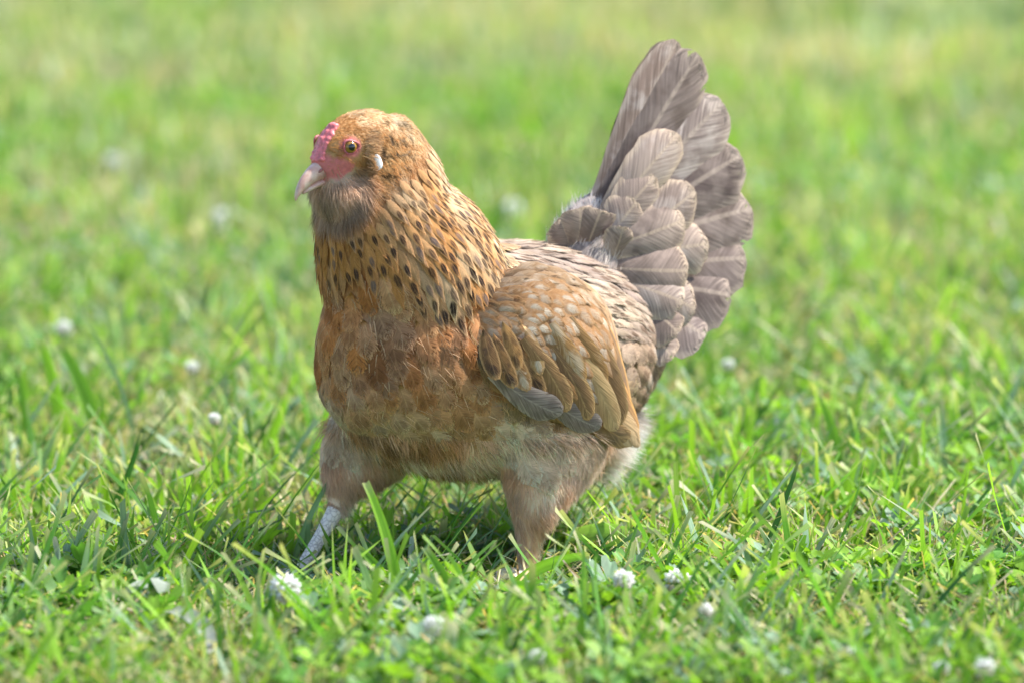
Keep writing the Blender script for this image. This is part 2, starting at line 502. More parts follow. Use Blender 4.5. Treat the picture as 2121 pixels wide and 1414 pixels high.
def flow(P, Zn):
    d = np.zeros((len(P), 3)); w = np.zeros(len(P))
    for k in range(len(SPINE)):
        g = np.exp(-((P[:, 0] - SPINE[k, 0]) ** 2 + (P[:, 2] - SPINE[k, 1]) ** 2) / (2 * .032 ** 2)) + 1e-9
        d[:, 0] += g * SPT[k, 0]; d[:, 2] += g * SPT[k, 1]; w += g
    d /= w[:, None]
    d[:, 2] -= .22
    rear = 1 - sstep(-.14, -.06, P[:, 0])
    d[:, 2] -= .9 * rear
    th = Zn['thigh'][:, None]
    d = d * (1 - th) + np.array([-.25, 0, -1.0]) * th
    bd = Zn['beard'][:, None]
    d = d * (1 - bd) + np.array([-.35, 0, -1.0]) * bd
    return d / (np.linalg.norm(d, axis=1)[:, None] + 1e-9)


def sample(n, seed):
    g = np.random.default_rng(seed)
    k = g.choice(len(tri_a), n, p=tri_a / tri_a.sum())
    a, b = g.random(n), g.random(n)
    s = a + b > 1; a[s] = 1 - a[s]; b[s] = 1 - b[s]
    t = tri_v[k]
    return t[:, 0] + (t[:, 1] - t[:, 0]) * a[:, None] + (t[:, 2] - t[:, 0]) * b[:, None], tri_n[k]


def darts(P, spacing):
    cell = float(spacing.max()); grid = {}; keep = []
    for i in range(len(P)):
        p = P[i]; r = spacing[i]; key = tuple((p / cell).astype(int)); ok = True
        for dx in (-1, 0, 1):
            for dy in (-1, 0, 1):
                for dz in (-1, 0, 1):
                    for j in grid.get((key[0] + dx, key[1] + dy, key[2] + dz), ()):
                        q = P[j]
                        if (p[0] - q[0]) ** 2 + (p[1] - q[1]) ** 2 + (p[2] - q[2]) ** 2 < r * r: ok = False; break
                    if not ok: break
                if not ok: break
            if not ok: break
        if ok: grid.setdefault(key, []).append(i); keep.append(i)
    return np.array(keep, int)


# ---------------------------------------------------------------- hen: feathers
def w_round(u): return np.where(u < .58, np.sin(np.pi * np.clip(u, 0, .58) / 1.16) ** .7, np.sqrt(np.clip(1 - ((u - .58) / .43) ** 2.6, .02, 1)))
def w_hackle(u): return np.clip(np.sin(np.pi * u ** .72) ** .75, .10, 1) * np.where(u > .6, 1 - .25 * (u - .6) / .4, 1)
def w_tail(u): return np.where(u < .74, .50 + .50 * sstep(0, .7, u), np.sqrt(np.clip(1 - ((u - .74) / .264) ** 2.2, .015, 1)))


class Plumage:
    def __init__(self): self.V = []; self.T = []; self.A = {k: [] for k in ('fuv', 'ca', 'cb', 'cc', 'fp')}; self.n = 0

    def add(self, G, ca, cb, cc, fp, rnd, barbs=10, ext=.35, bw=.0005, ustart=.3):
        nu, nv = G.shape[:2]
        us = np.linspace(0, 1, nu); vs = np.linspace(-1, 1, nv)
        V = G.reshape(-1, 3); uu, vv = np.meshgrid(us, vs, indexing='ij')
        fuv = np.stack([uu.ravel(), vv.ravel(), np.full(nu * nv, rnd)], 1)
        T = []
        for i in range(nu - 1):
            for j in range(nv - 1):
                a = i * nv + j
                T += [(a, a + 1, a + nv + 1), (a, a + nv + 1, a + nv)]
        V = [V]; F_ = [fuv]; base = nu * nv
        if barbs:
            g = rng
            k = 2 * barbs
            u = ustart + (1 - ustart) * g.random(k) ** .8; s = np.where(np.arange(k) % 2, 1.0, -1.0)
            vin = s * (.25 + .55 * g.random(k))
            def at(u, v):
                fu = np.clip(u, 0, 1) * (nu - 1); i = np.minimum(fu.astype(int), nu - 2); a = (fu - i)[:, None]
                fv = (np.clip(v, -1, 1) + 1) * .5 * (nv - 1); j = np.minimum(fv.astype(int), nv - 2); b = (fv - j)[:, None]
                return (G[i, j] * (1 - a) + G[i + 1, j] * a) * (1 - b) + (G[i, j + 1] * (1 - a) + G[i + 1, j + 1] * a) * b
            S = at(u, vin); E = at(np.minimum(u + .14, 1), np.where(u > .86, vin * .9 + s * .05, s))
            ax = at(np.minimum(u + .06, 1), vin) - at(u - .06, vin); ax /= np.linalg.norm(ax, axis=1)[:, None] + 1e-9
            D = E - S; ln = np.linalg.norm(D, axis=1)[:, None] + 1e-9
            tip = S + D * (1.0 + ext * g.random(k)[:, None]) + ax * (ext * .5 * ln * g.random(k)[:, None]) + g.normal(0, .0004, (k, 3))
            nn = np.cross(D, ax); nn /= np.linalg.norm(nn, axis=1)[:, None] + 1e-9
            nn *= s[:, None]
            S = S + nn * .0003
            wv = np.cross(nn, D / ln) * bw
            V.append(np.stack([S - wv, S + wv, tip + nn * .0002], 1).reshape(-1, 3))
            fu = np.stack([np.minimum(u + .05, 1), vin, np.full(k, rnd)], 1)
            f2 = np.stack([np.minimum(u + .12, 1), s * .97, np.full(k, rnd)], 1)
            F_.append(np.stack([fu, fu, f2], 1).reshape(-1, 3))
            T += [(base + 3 * q, base + 3 * q + 1, base + 3 * q + 2) for q in range(k)]
        V = np.concatenate(V); F_ = np.concatenate(F_); m = len(V)
        self.V.append(V); self.T.append(np.array(T) + self.n); self.n += m
        self.A['fuv'].append(F_)
        for kk, c in (('ca', ca), ('cb', cb), ('cc', cc), ('fp', fp)): self.A[kk].append(np.tile(np.asarray(c, float), (m, 1)))

    def build(self, name, mat, parent):
        me = np_mesh(name, np.concatenate(self.V), np.concatenate(self.T), mat, {k: np.concatenate(a) for k, a in self.A.items()})
        return link(name, me, parent)


def surface_feather(p, n, L, W, shape, d0, h0, h1, nu=6, nv=5, camber=.3):
    """feather that lies along the body, following the flow of the plumage"""
    G = np.empty((nu, nv, 3)); vs = np.linspace(-1, 1, nv)
    step = L / (nu - 1); q = np.array(p); nn = np.array(n); d = d0
    w = shape(np.linspace(0, 1, nu)) * W * .5
    off = h0 + (h1 - h0) * np.linspace(0, 1, nu) ** .8
    for i in range(nu):
        t = d - nn * (d @ nn); t /= np.linalg.norm(t) + 1e-9
        s = np.cross(nn, t)
        for j, v in enumerate(vs): G[i, j] = q + nn * (off[i] - camber * w[i] * v * v) + s * (w[i] * v)
        if i < nu - 1:
            loc, nr, _, _ = BVH.find_nearest(Vector(q + t * step))
            q = np.array(loc); nn2 = np.array(nr); nn = nn * .45 + nn2 * .55; nn /= np.linalg.norm(nn)
            d = t * .85 + d0 * .15
    return G


def free_feather(root, tip, nrm, W, shape, bend=0.0, camber=.18, nu=9, nv=5, sweep=0.0):
    """stiff feather from root to tip; bend bows it along its normal, sweep along its edge"""
    root, tip, nrm = Vector(root), Vector(tip), Vector(nrm).normalized()
    ax = (tip - root); L = ax.length; ax.normalize()
    nrm = (nrm - ax * nrm.dot(ax)).normalized(); s = nrm.cross(ax)
    G = np.empty((nu, nv, 3)); us = 1 - (1 - np.linspace(0, 1, nu)) ** 1.45; w = shape(us) * W * .5
    w = w * (1 + rng.normal(0, .02, nu)); sp_l, sp_r = rng.normal(0, .03, (2, nu))
    for i, u in enumerate(us):
        c = root + ax * (L * u) + nrm * (bend * L * 4 * u * (1 - u)) + s * (sweep * L * 4 * u * (1 - u))
        for j, v in enumerate(np.linspace(-1, 1, nv)):
            e_ = (sp_l[i] if v < 0 else sp_r[i]) * abs(v)
            G[i, j] = c + s * (w[i] * v * (1 + e_)) - nrm * (camber * w[i] * v * v) + ax * (W * .35 * e_)
    return G


def strands(name, P, Nn, D, L, W, COL, lift, parent, curl=.3, seed=3, vary=1.0):
    """soft loose barbs: tapering ribbons of two joints each"""
    g = np.random.default_rng(seed); n = len(P)
    T_ = D - Nn * np.sum(D * Nn, 1)[:, None]; T_ /= np.linalg.norm(T_, axis=1)[:, None] + 1e-9
    S = np.cross(Nn, T_)
    cl = (vnoise(P, 150, 9) - .5)[:, None] * 1.3 + (vnoise(P, 60, 12) - .5)[:, None] * .9
    T_ = T_ + S * (cl + g.normal(0, .22, (n, 1))); T_ /= np.linalg.norm(T_, axis=1)[:, None]
    lf = (lift * g.uniform(.4, 1.5, n))[:, None]
    d0 = T_ * np.cos(lf) + Nn * np.sin(lf)
    d1 = d0 + (T_ - Nn * .25) * curl; d1 /= np.linalg.norm(d1, axis=1)[:, None]
    d1[:, 2] -= .12
    Ls = (L * g.uniform(.6, 1.25, n))[:, None]; ws = (W * g.uniform(.7, 1.3, n))[:, None]
    sd = S + Nn * g.normal(0, .7, (n, 1)); sd /= np.linalg.norm(sd, axis=1)[:, None]
    p0 = P - Nn * .001; p1 = p0 + d0 * Ls * .5; p2 = p1 + d1 * Ls * .5
    V = np.stack([p0 - sd * ws, p0 + sd * ws, p1 - sd * ws * .8, p1 + sd * ws * .8, p2], 1).reshape(-1, 3)
    b = (np.arange(n) * 5)[:, None]
    T = np.concatenate([b + [[0, 1, 3]], b + [[0, 3, 2]], b + [[2, 3, 4]]], 0)
    col = COL * (1 + vary * (g.uniform(-.25, .22, (n, 1)) + .9 * (vnoise(P, 130, 77)[:, None] - .5)))
    cc = np.repeat(np.clip(col, 0, .92), 5, 0)
    o = link(name, np_mesh(name, V, T, M_DOWN, {'ca': cc}), parent)
    o['kind'] = 'stuff'
    return o

# ---------------------------------------------------------------- hen: assembly
hen = empty('hen', HEN, math.pi + YAW)
tag(hen, 'speckled brown hen with raised grey tail walking through the grass', 'hen')
vn = np.empty(len(BV) * 3, np.float32); body_me.vertices.foreach_get('normal', vn); vn = vn.reshape(-1, 3)
zb = zones(BV, vn)
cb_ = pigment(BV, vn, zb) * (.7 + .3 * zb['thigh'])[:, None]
cb_ = cb_ * (1 - zb['face'])[:, None] + np.array(SKINRED) * zb['face'][:, None]
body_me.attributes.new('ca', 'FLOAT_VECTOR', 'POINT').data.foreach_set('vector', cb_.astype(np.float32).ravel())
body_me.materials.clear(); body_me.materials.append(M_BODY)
link('body', body_me, hen)

# where the folded wing lies
W_C = cat_rom([(.078, .056, .228), (.048, .071, .220), (.012, .078, .203), (-.026, .083, .172), (-.064, .086, .122)], 8)
W_H = cat_rom([(.016,), (.045,), (.056,), (.050,), (.012,)], 8)[:, 0]
WCX, WCZ, WCH = W_C[:, 0], W_C[:, 2], W_H
# contour feathers
P, Nn = sample(90000, 5)
Zn = zones(P, Nn)
sp = np.full(len(P), .0125)
sp = np.where(Zn['hack'] > .5, lerp(.0080, .0064, np.clip((Zn['tn'] - .4) / .4, 0, 1)), sp)
sp = np.where(Zn['back'] > .5, .0080, sp)
sp = np.where(Zn['rump'] > .5, .0105, sp)
sp = np.where(Zn['belly'] > .5, .0125, sp)
wi = np.argmin((P[:, None, 0] - WCX[None, :]) ** 2 + (P[:, None, 2] - WCZ[None, :]) ** 2, 1)
wb = ((P[:, 0] - WCX[wi]) * -.576 + (P[:, 2] - WCZ[wi]) * .817) / WCH[wi]
under_wing = (np.abs(P[:, 1]) > .03) & (np.abs(wb) < .82) & (wi > 5) & (wi < 31)
ok = ~under_wing & (Zn['head'] < .35) & (Zn['beard'] < .5) & (Zn['thigh'] < .6) & (Zn['vent'] < .6) & (Zn['face'] < .2)
P, Nn = P[ok], Nn[ok]; sp = sp[ok]
keep = darts(P, sp); P, Nn = P[keep], Nn[keep]
Zn = zones(P, Nn); CA = pigment(P, Nn, Zn); FL = flow(P, Zn)
sets = {k: Plumage() for k in ('hackle_feathers', 'breast_feathers', 'saddle_feathers', 'rump_feathers', 'belly_feathers')}
for i in range(len(P)):
    p, n = P[i], Nn[i]; d = FL[i] + rng.normal(0, .10, 3); r = rng.random(); j = rng.uniform(.85, 1.15)
    c = CA[i] * rng.uniform(.82, 1.15)
    if Zn['hack'][i] > .5:
        fr = Zn['front'][i]; tn = Zn['tn'][i]
        L = lerp(.034, .020, np.clip((tn - .4) / .4, 0, 1)) * j; W = lerp(.0108, .0068, np.clip((tn - .4) / .4, 0, 1)) * j
        G = surface_feather(p, n, L, W, w_hackle, d, .0008, .0034, nu=7, camber=.15)
        sp_ = (rng.random() < lerp(1.0, .75, fr)) * rng.uniform(.75, 1) * np.clip((.92 - tn) / .2, .35, 1)
        mark = np.array(UMBER) * rng.uniform(.4, 1.2) if rng.random() < .75 else np.array((.17, .12, .10))
        sets['hackle_feathers'].add(G, c, mark, np.clip(c * 1.3 + np.array((.12, .09, .05)), 0, .85), (sp_, .72, .0), r, barbs=14, ext=.6, bw=.0003)
    elif Zn['back'][i] > .5:
        G = surface_feather(p, n, .032 * j, .0080 * j, w_hackle, d, .0008, .0035, nu=6, camber=.15)
        mark = (.17, .11, .075) if rng.random() < .6 else (.38, .28, .20)
        sets['saddle_feathers'].add(G, c, mark, np.clip(c * 1.3 + .08, 0, .88), ((rng.random() < .75) * .95, .6, .25), r, barbs=12, ext=.6, bw=.0003)
    elif Zn['rump'][i] > .5:
        G = surface_feather(p, n, .036 * j, .0175 * j, w_round, d, .0008, .005, nu=6)
        mark = (.17, .11, .075) if rng.random() < .6 else (.52, .42, .34)
        sets['rump_feathers'].add(G, c, mark, (.62, .46, .30), (.7, .9, .3), r, barbs=9, ext=.25)
    elif Zn['belly'][i] > .5 or Zn['thigh'][i] > .2:
        G = surface_feather(p, n, .034 * j, .022 * j, w_round, d, .0008, .003, nu=6, camber=.1)
        sets['belly_feathers'].add(G, c, c * .62, np.clip(c * 1.3 + np.array((.12, .095, .07)), 0, .8), (.6, .75, .45), r, barbs=20, ext=.9, bw=.0004)
    else:
        G = surface_feather(p, n, .032 * j, .0195 * j, w_round, d, .0008, .0030, nu=6, camber=.12)
        sets['breast_feathers'].add(G, c, c * rng.uniform(.5, .8), np.clip(c * 1.4 + np.array((.13, .09, .05)), 0, .8), (.65, .8, .3), r, barbs=18, ext=.8, bw=.00038)
for k, s in sets.items():
    o = s.build(k, M_HACKLE if k[0] == 'h' else M_FEATHER, hen); o['kind'] = 'stuff'

# soft down: head, beard, thighs, belly, vent
P, Nn = sample(420000, 21)
Zn = zones(P, Nn)
want = np.zeros(len(P))
want = np.maximum(want, (Zn['head'] > .15) * 1.0)
want = np.maximum(want, (Zn['beard'] > .3) * .9)
want = np.maximum(want, (Zn['thigh'] > .35) * .62)
want = np.maximum(want, (Zn['vent'] > .4) * .6)
want = np.maximum(want, (Zn['belly'] > .5) * .34)
brs = (Zn['hack'] < .4) & (Zn['back'] < .4) & (Zn['rump'] < .4) & (Zn['belly'] <= .5) & (Zn['head'] < .1) & (P[:, 0] > -.02)
want = np.maximum(want, brs * .16)
want = np.maximum(want, (Zn['hack'] > .3) * np.where(Zn['tn'] > .62, .4, .05))
want = np.where(Zn['face'] > .35, .02, want)
ok = rng.random(len(P)) < want
P, Nn = P[ok], Nn[ok]; Zn = {k: v[ok] for k, v in Zn.items()}
COL = pigment(P, Nn, Zn); FL = flow(P, Zn)
def sub(mask): return P[mask], Nn[mask], FL[mask], COL[mask]
hd = (Zn['head'] > .15) & (Zn['beard'] < .3); bd = Zn['beard'] >= .3; vt = (Zn['vent'] > .4) & ~hd; tg = (Zn['thigh'] > .35) & ~vt & ~hd
be = ~(hd | bd | vt | tg) & (Zn['belly'] > .5); br = ~(hd | bd | vt | tg | be) & (Zn['hack'] < .4); nk = ~(hd | bd | vt | tg | be | br)
for nm, mk, L, W, lf, cu in (('head_plumage', hd, .0065, .00022, .28, .3), ('beard', bd, .014, .00026, .40, .5), ('thigh_plumage', tg, .015, .00030, .17, .3),
                             ('vent_fluff', vt, .028, .00026, .75, .2), ('belly_fluff', be, .019, .00026, .55, .4), ('breast_down', br, .012, .00020, .16, .3), ('neck_down', nk, .008, .00018, .22, .3)):
    p, n, d, c = sub(mk)
    if nm == 'belly_fluff': d = d + np.array([0, 0, -.5])
    if nm == 'vent_fluff': d = d * .6 + np.array([-1.0, 0, -.3])
    strands(nm, p, n, d, L, W, c, lf, hen, cu, len(nm), {'breast_down': 1.5, 'belly_fluff': 1.4, 'head_plumage': .7, 'vent_fluff': .3, 'thigh_plumage': .6, 'neck_down': 1.6}.get(nm, 1.0))


# pale bare shafts on the breast
P, Nn = sample(2600, 77); Zn = zones(P, Nn)
mk = (Zn['hack'] < .3) & (Zn['back'] < .3) & (Zn['rump'] < .3) & (Zn['thigh'] < .3) & (Zn['head'] < .1) & (Zn['beard'] < .2) & (P[:, 0] > -.01) & (P[:, 2] > .11)
P, Nn = P[mk], Nn[mk]; Zn = {k: v[mk] for k, v in Zn.items()}
strands('breast_shafts', P + Nn * .003, Nn, flow(P, Zn), .013, .00030, np.tile(np.array((.70, .49, .30)), (len(P), 1)), .06, hen, .1, 15, .8)


def ico(center, radii, sub=2, rot=None):
    b = bmesh.new(); bmesh.ops.create_icosphere(b, subdivisions=sub, radius=1)
    M = Matrix.Translation(Vector(center)) @ (rot or Matrix.Identity(4)) @ Matrix.Diagonal((*radii, 1))
    v = [M @ x.co for x in b.verts]; f = [tuple(q.index for q in x.verts) for x in b.faces]; b.free()
    return v, f


def solid(name, parts, mat, parent):
    V = []; Fc = []
    for v, f in parts:
        o = len(V); V += v; Fc += [tuple(i + o for i in q) for q in f]
    return link(name, mesh_from(name, V, Fc, mat), parent)


def frame_of(zdir, up=Vector((0, 0, 1))):
    z = Vector(zdir).normalized(); x = up.cross(z).normalized(); y = z.cross(x)
    return Matrix((x, y, z)).transposed().to_4x4()


# comb: three low rows of fleshy beads
cp = []
for row, (yy, rr) in enumerate(((0.0, .0031), (.0054, .0024), (-.0054, .0024))):
    for k in range(9):
        t = k / 8
        x = lerp(.1790, .1640, t); z = lerp(.3490, .3730, t) + .0025 * math.sin(math.pi * t)
        cp.append(ico((x + random.uniform(-.0008, .0008), yy * (1 - .35 * t) + random.uniform(-.0006, .0006), z), [rr * random.uniform(.75, 1.35) * 1.12 for _ in range(3)], 2))
cp.append(loft([(.181, 0, .346, .004, .003), (.174, 0, .357, .006, .004), (.168, 0, .366, .006, .004), (.164, 0, .372, .003, .002)]))
cm = smoothed(cp, .0007, 12, 'comb'); cm.materials.append(M_COMB); link('comb', cm, hen)

# beak
ub = [(.172, 0, .3405, .0075, .0085), (.180, 0, .3390, .0068, .0075), (.188, 0, .3350, .0052, .0058), (.195, 0, .3295, .0034, .0042), (.200, 0, .3230, .0016, .0022), (.2015, 0, .3185, .0004, .0005)]
lb = [(.170, 0, .3320, .0060, .0036), (.180, 0, .3300, .0050, .0030), (.188, 0, .3270, .0036, .0023), (.1945, 0, .3235, .0012, .0010)]
bk = empty('beak', (0, 0, 0), 0, hen)
solid('upper_mandible', [loft(ub, 18, 5)], M_BEAK, bk)
solid('lower_mandible', [loft(lb, 16, 5)], M_BEAK, bk)
for s in (1, -1):
    solid('nostril', [ico((.1815, s * .0062, .3405), (.0026, .0010, .0013), 2, Matrix.Rotation(.5, 4, 'Y'))], M_NARE, bk)

# eyes
for s in (1, -1):
    c = Vector((EYE.x, s * EYE.y, EYE.z))
    loc, nr, _, _ = BVH.find_nearest(c)
    out = (Vector((.35, s * 1.0, .10))).normalized()
    ctr = loc - out * .0022
    e = solid('eye', [ico(ctr, (.0057,) * 3, 3)], M_IRIS, hen)
    fr = Matrix.Translation(ctr) @ frame_of(out)
    cap = []
    vs = []; fs = []
    rr, n1, n2 = .00578, 4, 20
    vs.append(fr @ Vector((0, 0, rr)))
    for a in range(1, n1 + 1):
        th = .50 * a / n1
        for k in range(n2): vs.append(fr @ Vector((rr * math.sin(th) * math.cos(2 * math.pi * k / n2), rr * math.sin(th) * math.sin(2 * math.pi * k / n2), rr * math.cos(th))))
    for k in range(n2): fs.append((0, 1 + k, 1 + (k + 1) % n2))
    for a in range(n1 - 1):
        for k in range(n2):
            o = 1 + a * n2; fs.append((o + k, o + n2 + k, o + n2 + (k + 1) % n2, o + (k + 1) % n2))
    link('pupil', mesh_from('pupil', vs, fs, M_PUPIL), e)
    vs = []; fs = []
    for a in range(28):
        A = 2 * math.pi * a / 28
        rad = .0055 + .0006 * math.sin(3 * A + s); tube = .0009 + .0005 * max(0, math.sin(A))
        for k in range(8):
            B = 2 * math.pi * k / 8
            vs.append(fr @ Vector(((rad + tube * math.cos(B)) * math.cos(A) * 1.12, (rad + tube * math.cos(B)) * math.sin(A) * .92, .0026 + tube * math.sin(B))))
    for a in range(28):
        for k in range(8):
            fs.append((a * 8 + k, ((a + 1) % 28) * 8 + k, ((a + 1) % 28) * 8 + (k + 1) % 8, a * 8 + (k + 1) % 8))
    link('eyelid', mesh_from('eyelid', vs, fs, M_LID), e)
    # ear lobe and the tuft above it
    lc = Vector((.1410, s * .0258, .3440))
    solid('ear_lobe', [ico(lc, (.0040, .0017, .0086), 3, Matrix.Rotation(.30, 4, 'Y') @ Matrix.Rotation(-s * .35, 4, 'Z'))], M_LOBE, hen)
    n = 800
    pt = np.array((.1470, s * .0250, .3570)) + rng.normal(0, 1, (n, 3)) * np.array((.0026, .0008, .0042))
    nn_ = np.tile(np.array((0, s * 1.0, .1)), (n, 1)); nn_ /= np.linalg.norm(nn_, axis=1)[:, None]
    strands('ear_tuft', pt, nn_, np.tile(np.array((-.9, .0, .05)), (n, 1)), .0085, .00025, np.tile(np.array((.58, .38, .21)), (n, 1)), .35, hen, .3, 31)

for s in (1, -1):
    n = 420
    pt = np.array((.1480, s * .0262, .3445)) + rng.normal(0, 1, (n, 3)) * np.array((.0014, .0005, .0040))
    nn_ = np.tile(np.array((0, s * 1.0, .1)), (n, 1)); nn_ /= np.linalg.norm(nn_, axis=1)[:, None]
    strands('cheek_plumage', pt, nn_, np.tile(np.array((-.9, .0, -.45)), (n, 1)), .0070, .00025, np.tile(np.array((.50, .30, .15)), (n, 1)), .30, hen, .3, 33)

# shanks and feet
def foot(hock, ankle, fdir, name='leg'):
    hock, ankle = Vector(hock), Vector(ankle)
    o = empty(name, (0, 0, 0), 0, hen)
    mid = hock.lerp(ankle, .5)
    solid('shank', [loft([(*hock, .0066, .0075), (*hock.lerp(ankle, .2), .0058, .0064), (*mid, .0050, .0056), (*hock.lerp(ankle, .85), .0054, .0060), (*ankle, .0066, .0066), (*(ankle + Vector((.003, 0, -.004))), .003, .003)], 16, 4)], M_SHANK, o)
    for ang, ln in ((0, .048), (.55, .040), (-.55, .040), (math.pi, .020)):
        d = Vector((math.cos(fdir + ang), math.sin(fdir + ang), 0))
        a = ankle.copy(); e_ = ankle + d * ln; e_.z = .0045
        k1 = a.lerp(e_, .35) + Vector((0, 0, .004)); k2 = a.lerp(e_, .7) + Vector((0, 0, .001))
        side = Vector((-d.y, d.x, 0))
        t = solid('toe', [loft([(*a, .0045, .0045), (*k1, .0044, .0044), (*k2, .0038, .0038), (*e_, .0026, .0026)], 12, 3, side)], M_SHANK, o)
        c2 = e_ + d * .010; c2.z = .001
        solid('claw', [loft([(*e_, .0022, .0024), (*e_.lerp(c2, .5), .0015, .0017), (*c2, .0002, .0002)], 8, 3, side)], M_CLAW, t)
    return o


foot((.112, -.0605, .058), (.150, -.062, .011), .05)
foot((.013, .0555, .034), (.016, .055, .011), -.1)

# ---------------------------------------------------------------- hen: wing
W_T = cat_rom([(.006,), (.010,), (.011,), (.009,), (.004,)], 8)[:, 0]
WAX = np.array([-.156, 0, -.110]); WAX /= np.linalg.norm(WAX)
WUP = np.array([-.576, 0, .817])


def wing_pt(a, b, lift=0.0):
    a = np.clip(a, 0, 1); f = a * (len(W_C) - 1); i = min(int(f), len(W_C) - 2); t = f - i
    c = W_C[i] * (1 - t) + W_C[i + 1] * t; h = lerp(W_H[i], W_H[i + 1], t); th = lerp(W_T[i], W_T[i + 1], t)
    bb = np.clip(b, -1.05, 1.05)
    n = np.array([.08, 1.0, 0]) + WUP * .45 * bb
    n /= np.linalg.norm(n)
    return c + WUP * (h * b) + np.array([0, 1, 0]) * (th * math.sqrt(max(0, 1 - bb * bb)) - .014 * max(0, bb) ** 2) + n * lift, n


wv = []; wf = []
na, nb_ = 26, 22
for i in range(na):
    for j in range(nb_):
        A = 2 * math.pi * j / nb_; p_, n_ = wing_pt(i / (na - 1), math.cos(A))
        if math.sin(A) < 0: p_ = p_ * np.array([1, 0, 1]) + np.array([0, p_[1] - .012 * abs(math.sin(A)), 0])
        wv.append(Vector(p_))
for i in range(na - 1):
    for j in range(nb_): wf.append((i * nb_ + j, i * nb_ + (j + 1) % nb_, (i + 1) * nb_ + (j + 1) % nb_, (i + 1) * nb_ + j))
wf += [tuple(range(nb_ - 1, -1, -1)), tuple((na - 1) * nb_ + j for j in range(nb_))]
M_WING = simple_mat('wing_underlay', (.30, .17, .085), .7, .2, 200, .4, .3)
wing = link('wing', mesh_from('wing', wv, wf, M_WING), hen)


def one_feather(name, G, ca, cb, cc, fp, parent, mat=None, barbs=8, ext=.2, bw=.0005, ust=.3):
    pl = Plumage(); pl.add(G, np.asarray(ca), cb, cc, fp, rng.random(), barbs, ext, bw, ust)
    return pl.build(name, mat or M_QUILL, parent)


def wing_feather(a, b, L, W, shape, ca, cb, cc, fp, h1=.004, nu=6, turn=0.0, mat=None, h0=.0006, barbs=8):
    G = np.empty((nu, 5, 3)); us = np.linspace(0, 1, nu); w = shape(us) * W * .5
    for i, u in enumerate(us):
        aa = a + u * L / .185; bb = b + turn * u
        p_, n_ = wing_pt(aa, bb); q_, _ = wing_pt(aa + .02, bb + turn * .02 / (L / .185))
        if aa > .97:
            e1, _ = wing_pt(.97, bb); e0, _ = wing_pt(.90, bb); p_ = e1 + (e1 - e0) / np.linalg.norm(e1 - e0) * (aa - .97) * .185; t = e1 - e0
        else: t = q_ - p_
        t = t / np.linalg.norm(t); s = np.cross(n_, t)
        for j, v in enumerate(np.linspace(-1, 1, 5)): G[i, j] = p_ + n_ * (h0 + (h1 - h0) * u - .14 * w[i] * v * v) + s * (w[i] * v)
    return one_feather('wing_feather', G, ca, cb, cc, fp, wing, mat or M_COVERT, barbs, .5, .0004)


nrow = 14
for i in range(nrow):
    a = -.02 + .66 * i / (nrow - 1)
    k = int(round(lerp(5, 9, math.sin(math.pi * min(1, a * 1.2 + .15)))))
    for j in range(k):
        b = lerp(-.86, .98, (j + .5 * (i % 2) + .25) / k) + random.uniform(-.04, .04)
        up = (b + 1) / 2
        r = random.random()
        if up > .84:
            ca, cb, cc = (.37, .23, .125), (.15, .09, .05) if r < .35 else (.66, .52, .38), (.50, .34, .20); fp = (.9, .5, .25)
        elif up > .16 and a > .10:
            ca, cb, cc = (.36, .19, .085), (.68, .57, .44), (.42, .24, .11); fp = (.95, .75, .1)
        elif a < .25:
            ca, cb, cc = (.38, .18, .07), (.66, .50, .35) if r < .65 else UMBER, (.55, .33, .16); fp = (.75, .6, .2)
        else:
            ca, cb, cc = (.30, .16, .075), UMBER if r < .5 else (.62, .50, .38), (.50, .27, .10); fp = (.8, .7, .35)
        m_ = random.uniform(.8, 1.2); fp = (fp[0] * random.uniform(.35, 1.0), fp[1], fp[2] + .15); kb = random.uniform(.75, 1.05); cb = [c * kb for c in cb]
        wing_feather(a + random.uniform(-.018, .018), b, random.uniform(.026, .036) * (1 + .25 * a), random.uniform(.0115, .0160) * (.72 if up > .84 else 1), w_hackle if up > .84 else w_round, [c * m_ for c in ca], cb, cc, fp, h1=.0044, turn=random.uniform(-.05, .05))
for rp, tp, y0, y1, W in (((1020, 770), (1163, 858), .086, .0975, .0235), ((1110, 800), (1243, 886), .088, .0985, .022)):
    G = free_feather(hp(*rp, y0), hp(*tp, y1), (.55, 1, -.25), W, w_tail, .02, .22, 11, 5, -.05)
    one_feather('wing_feather', G, (.20, .15, .13), (.30, .235, .20), (.40, .32, .27), (0, .4, .5), wing, M_QUILL, 14, .15)
for rp, tp, W, col, mk in (((1000, 680), (1030, 785), .021, (.20, .11, .05), UMBER), ((1022, 690), (1066, 802), .021, (.28, .15, .06), UMBER), ((1045, 695), (1095, 808), .021, (.32, .17, .07), (.62, .50, .37)),
                           ((1070, 698), (1126, 815), .021, (.30, .165, .07), UMBER), ((1100, 705), (1165, 822), .021, (.44, .26, .11), (.62, .5, .38)), ((1140, 715), (1208, 840), .020, (.40, .25, .12), (.2, .13, .08)),
                           ((1040, 665), (1075, 765), .018, (.48, .25, .09), UMBER), ((1080, 670), (1120, 775), .018, (.46, .27, .11), (.66, .54, .4))):
    G = free_feather(hp(*rp, .085), hp(*tp, .0955), (.45, 1, -.1), W * .72, w_round, .02, .1, 9, 5, random.uniform(-.05, .05))
    one_feather('wing_feather', G, col, mk, (.58, .34, .15), (.75, .8, .6), wing, M_COVERT, 14, .4, .0004)
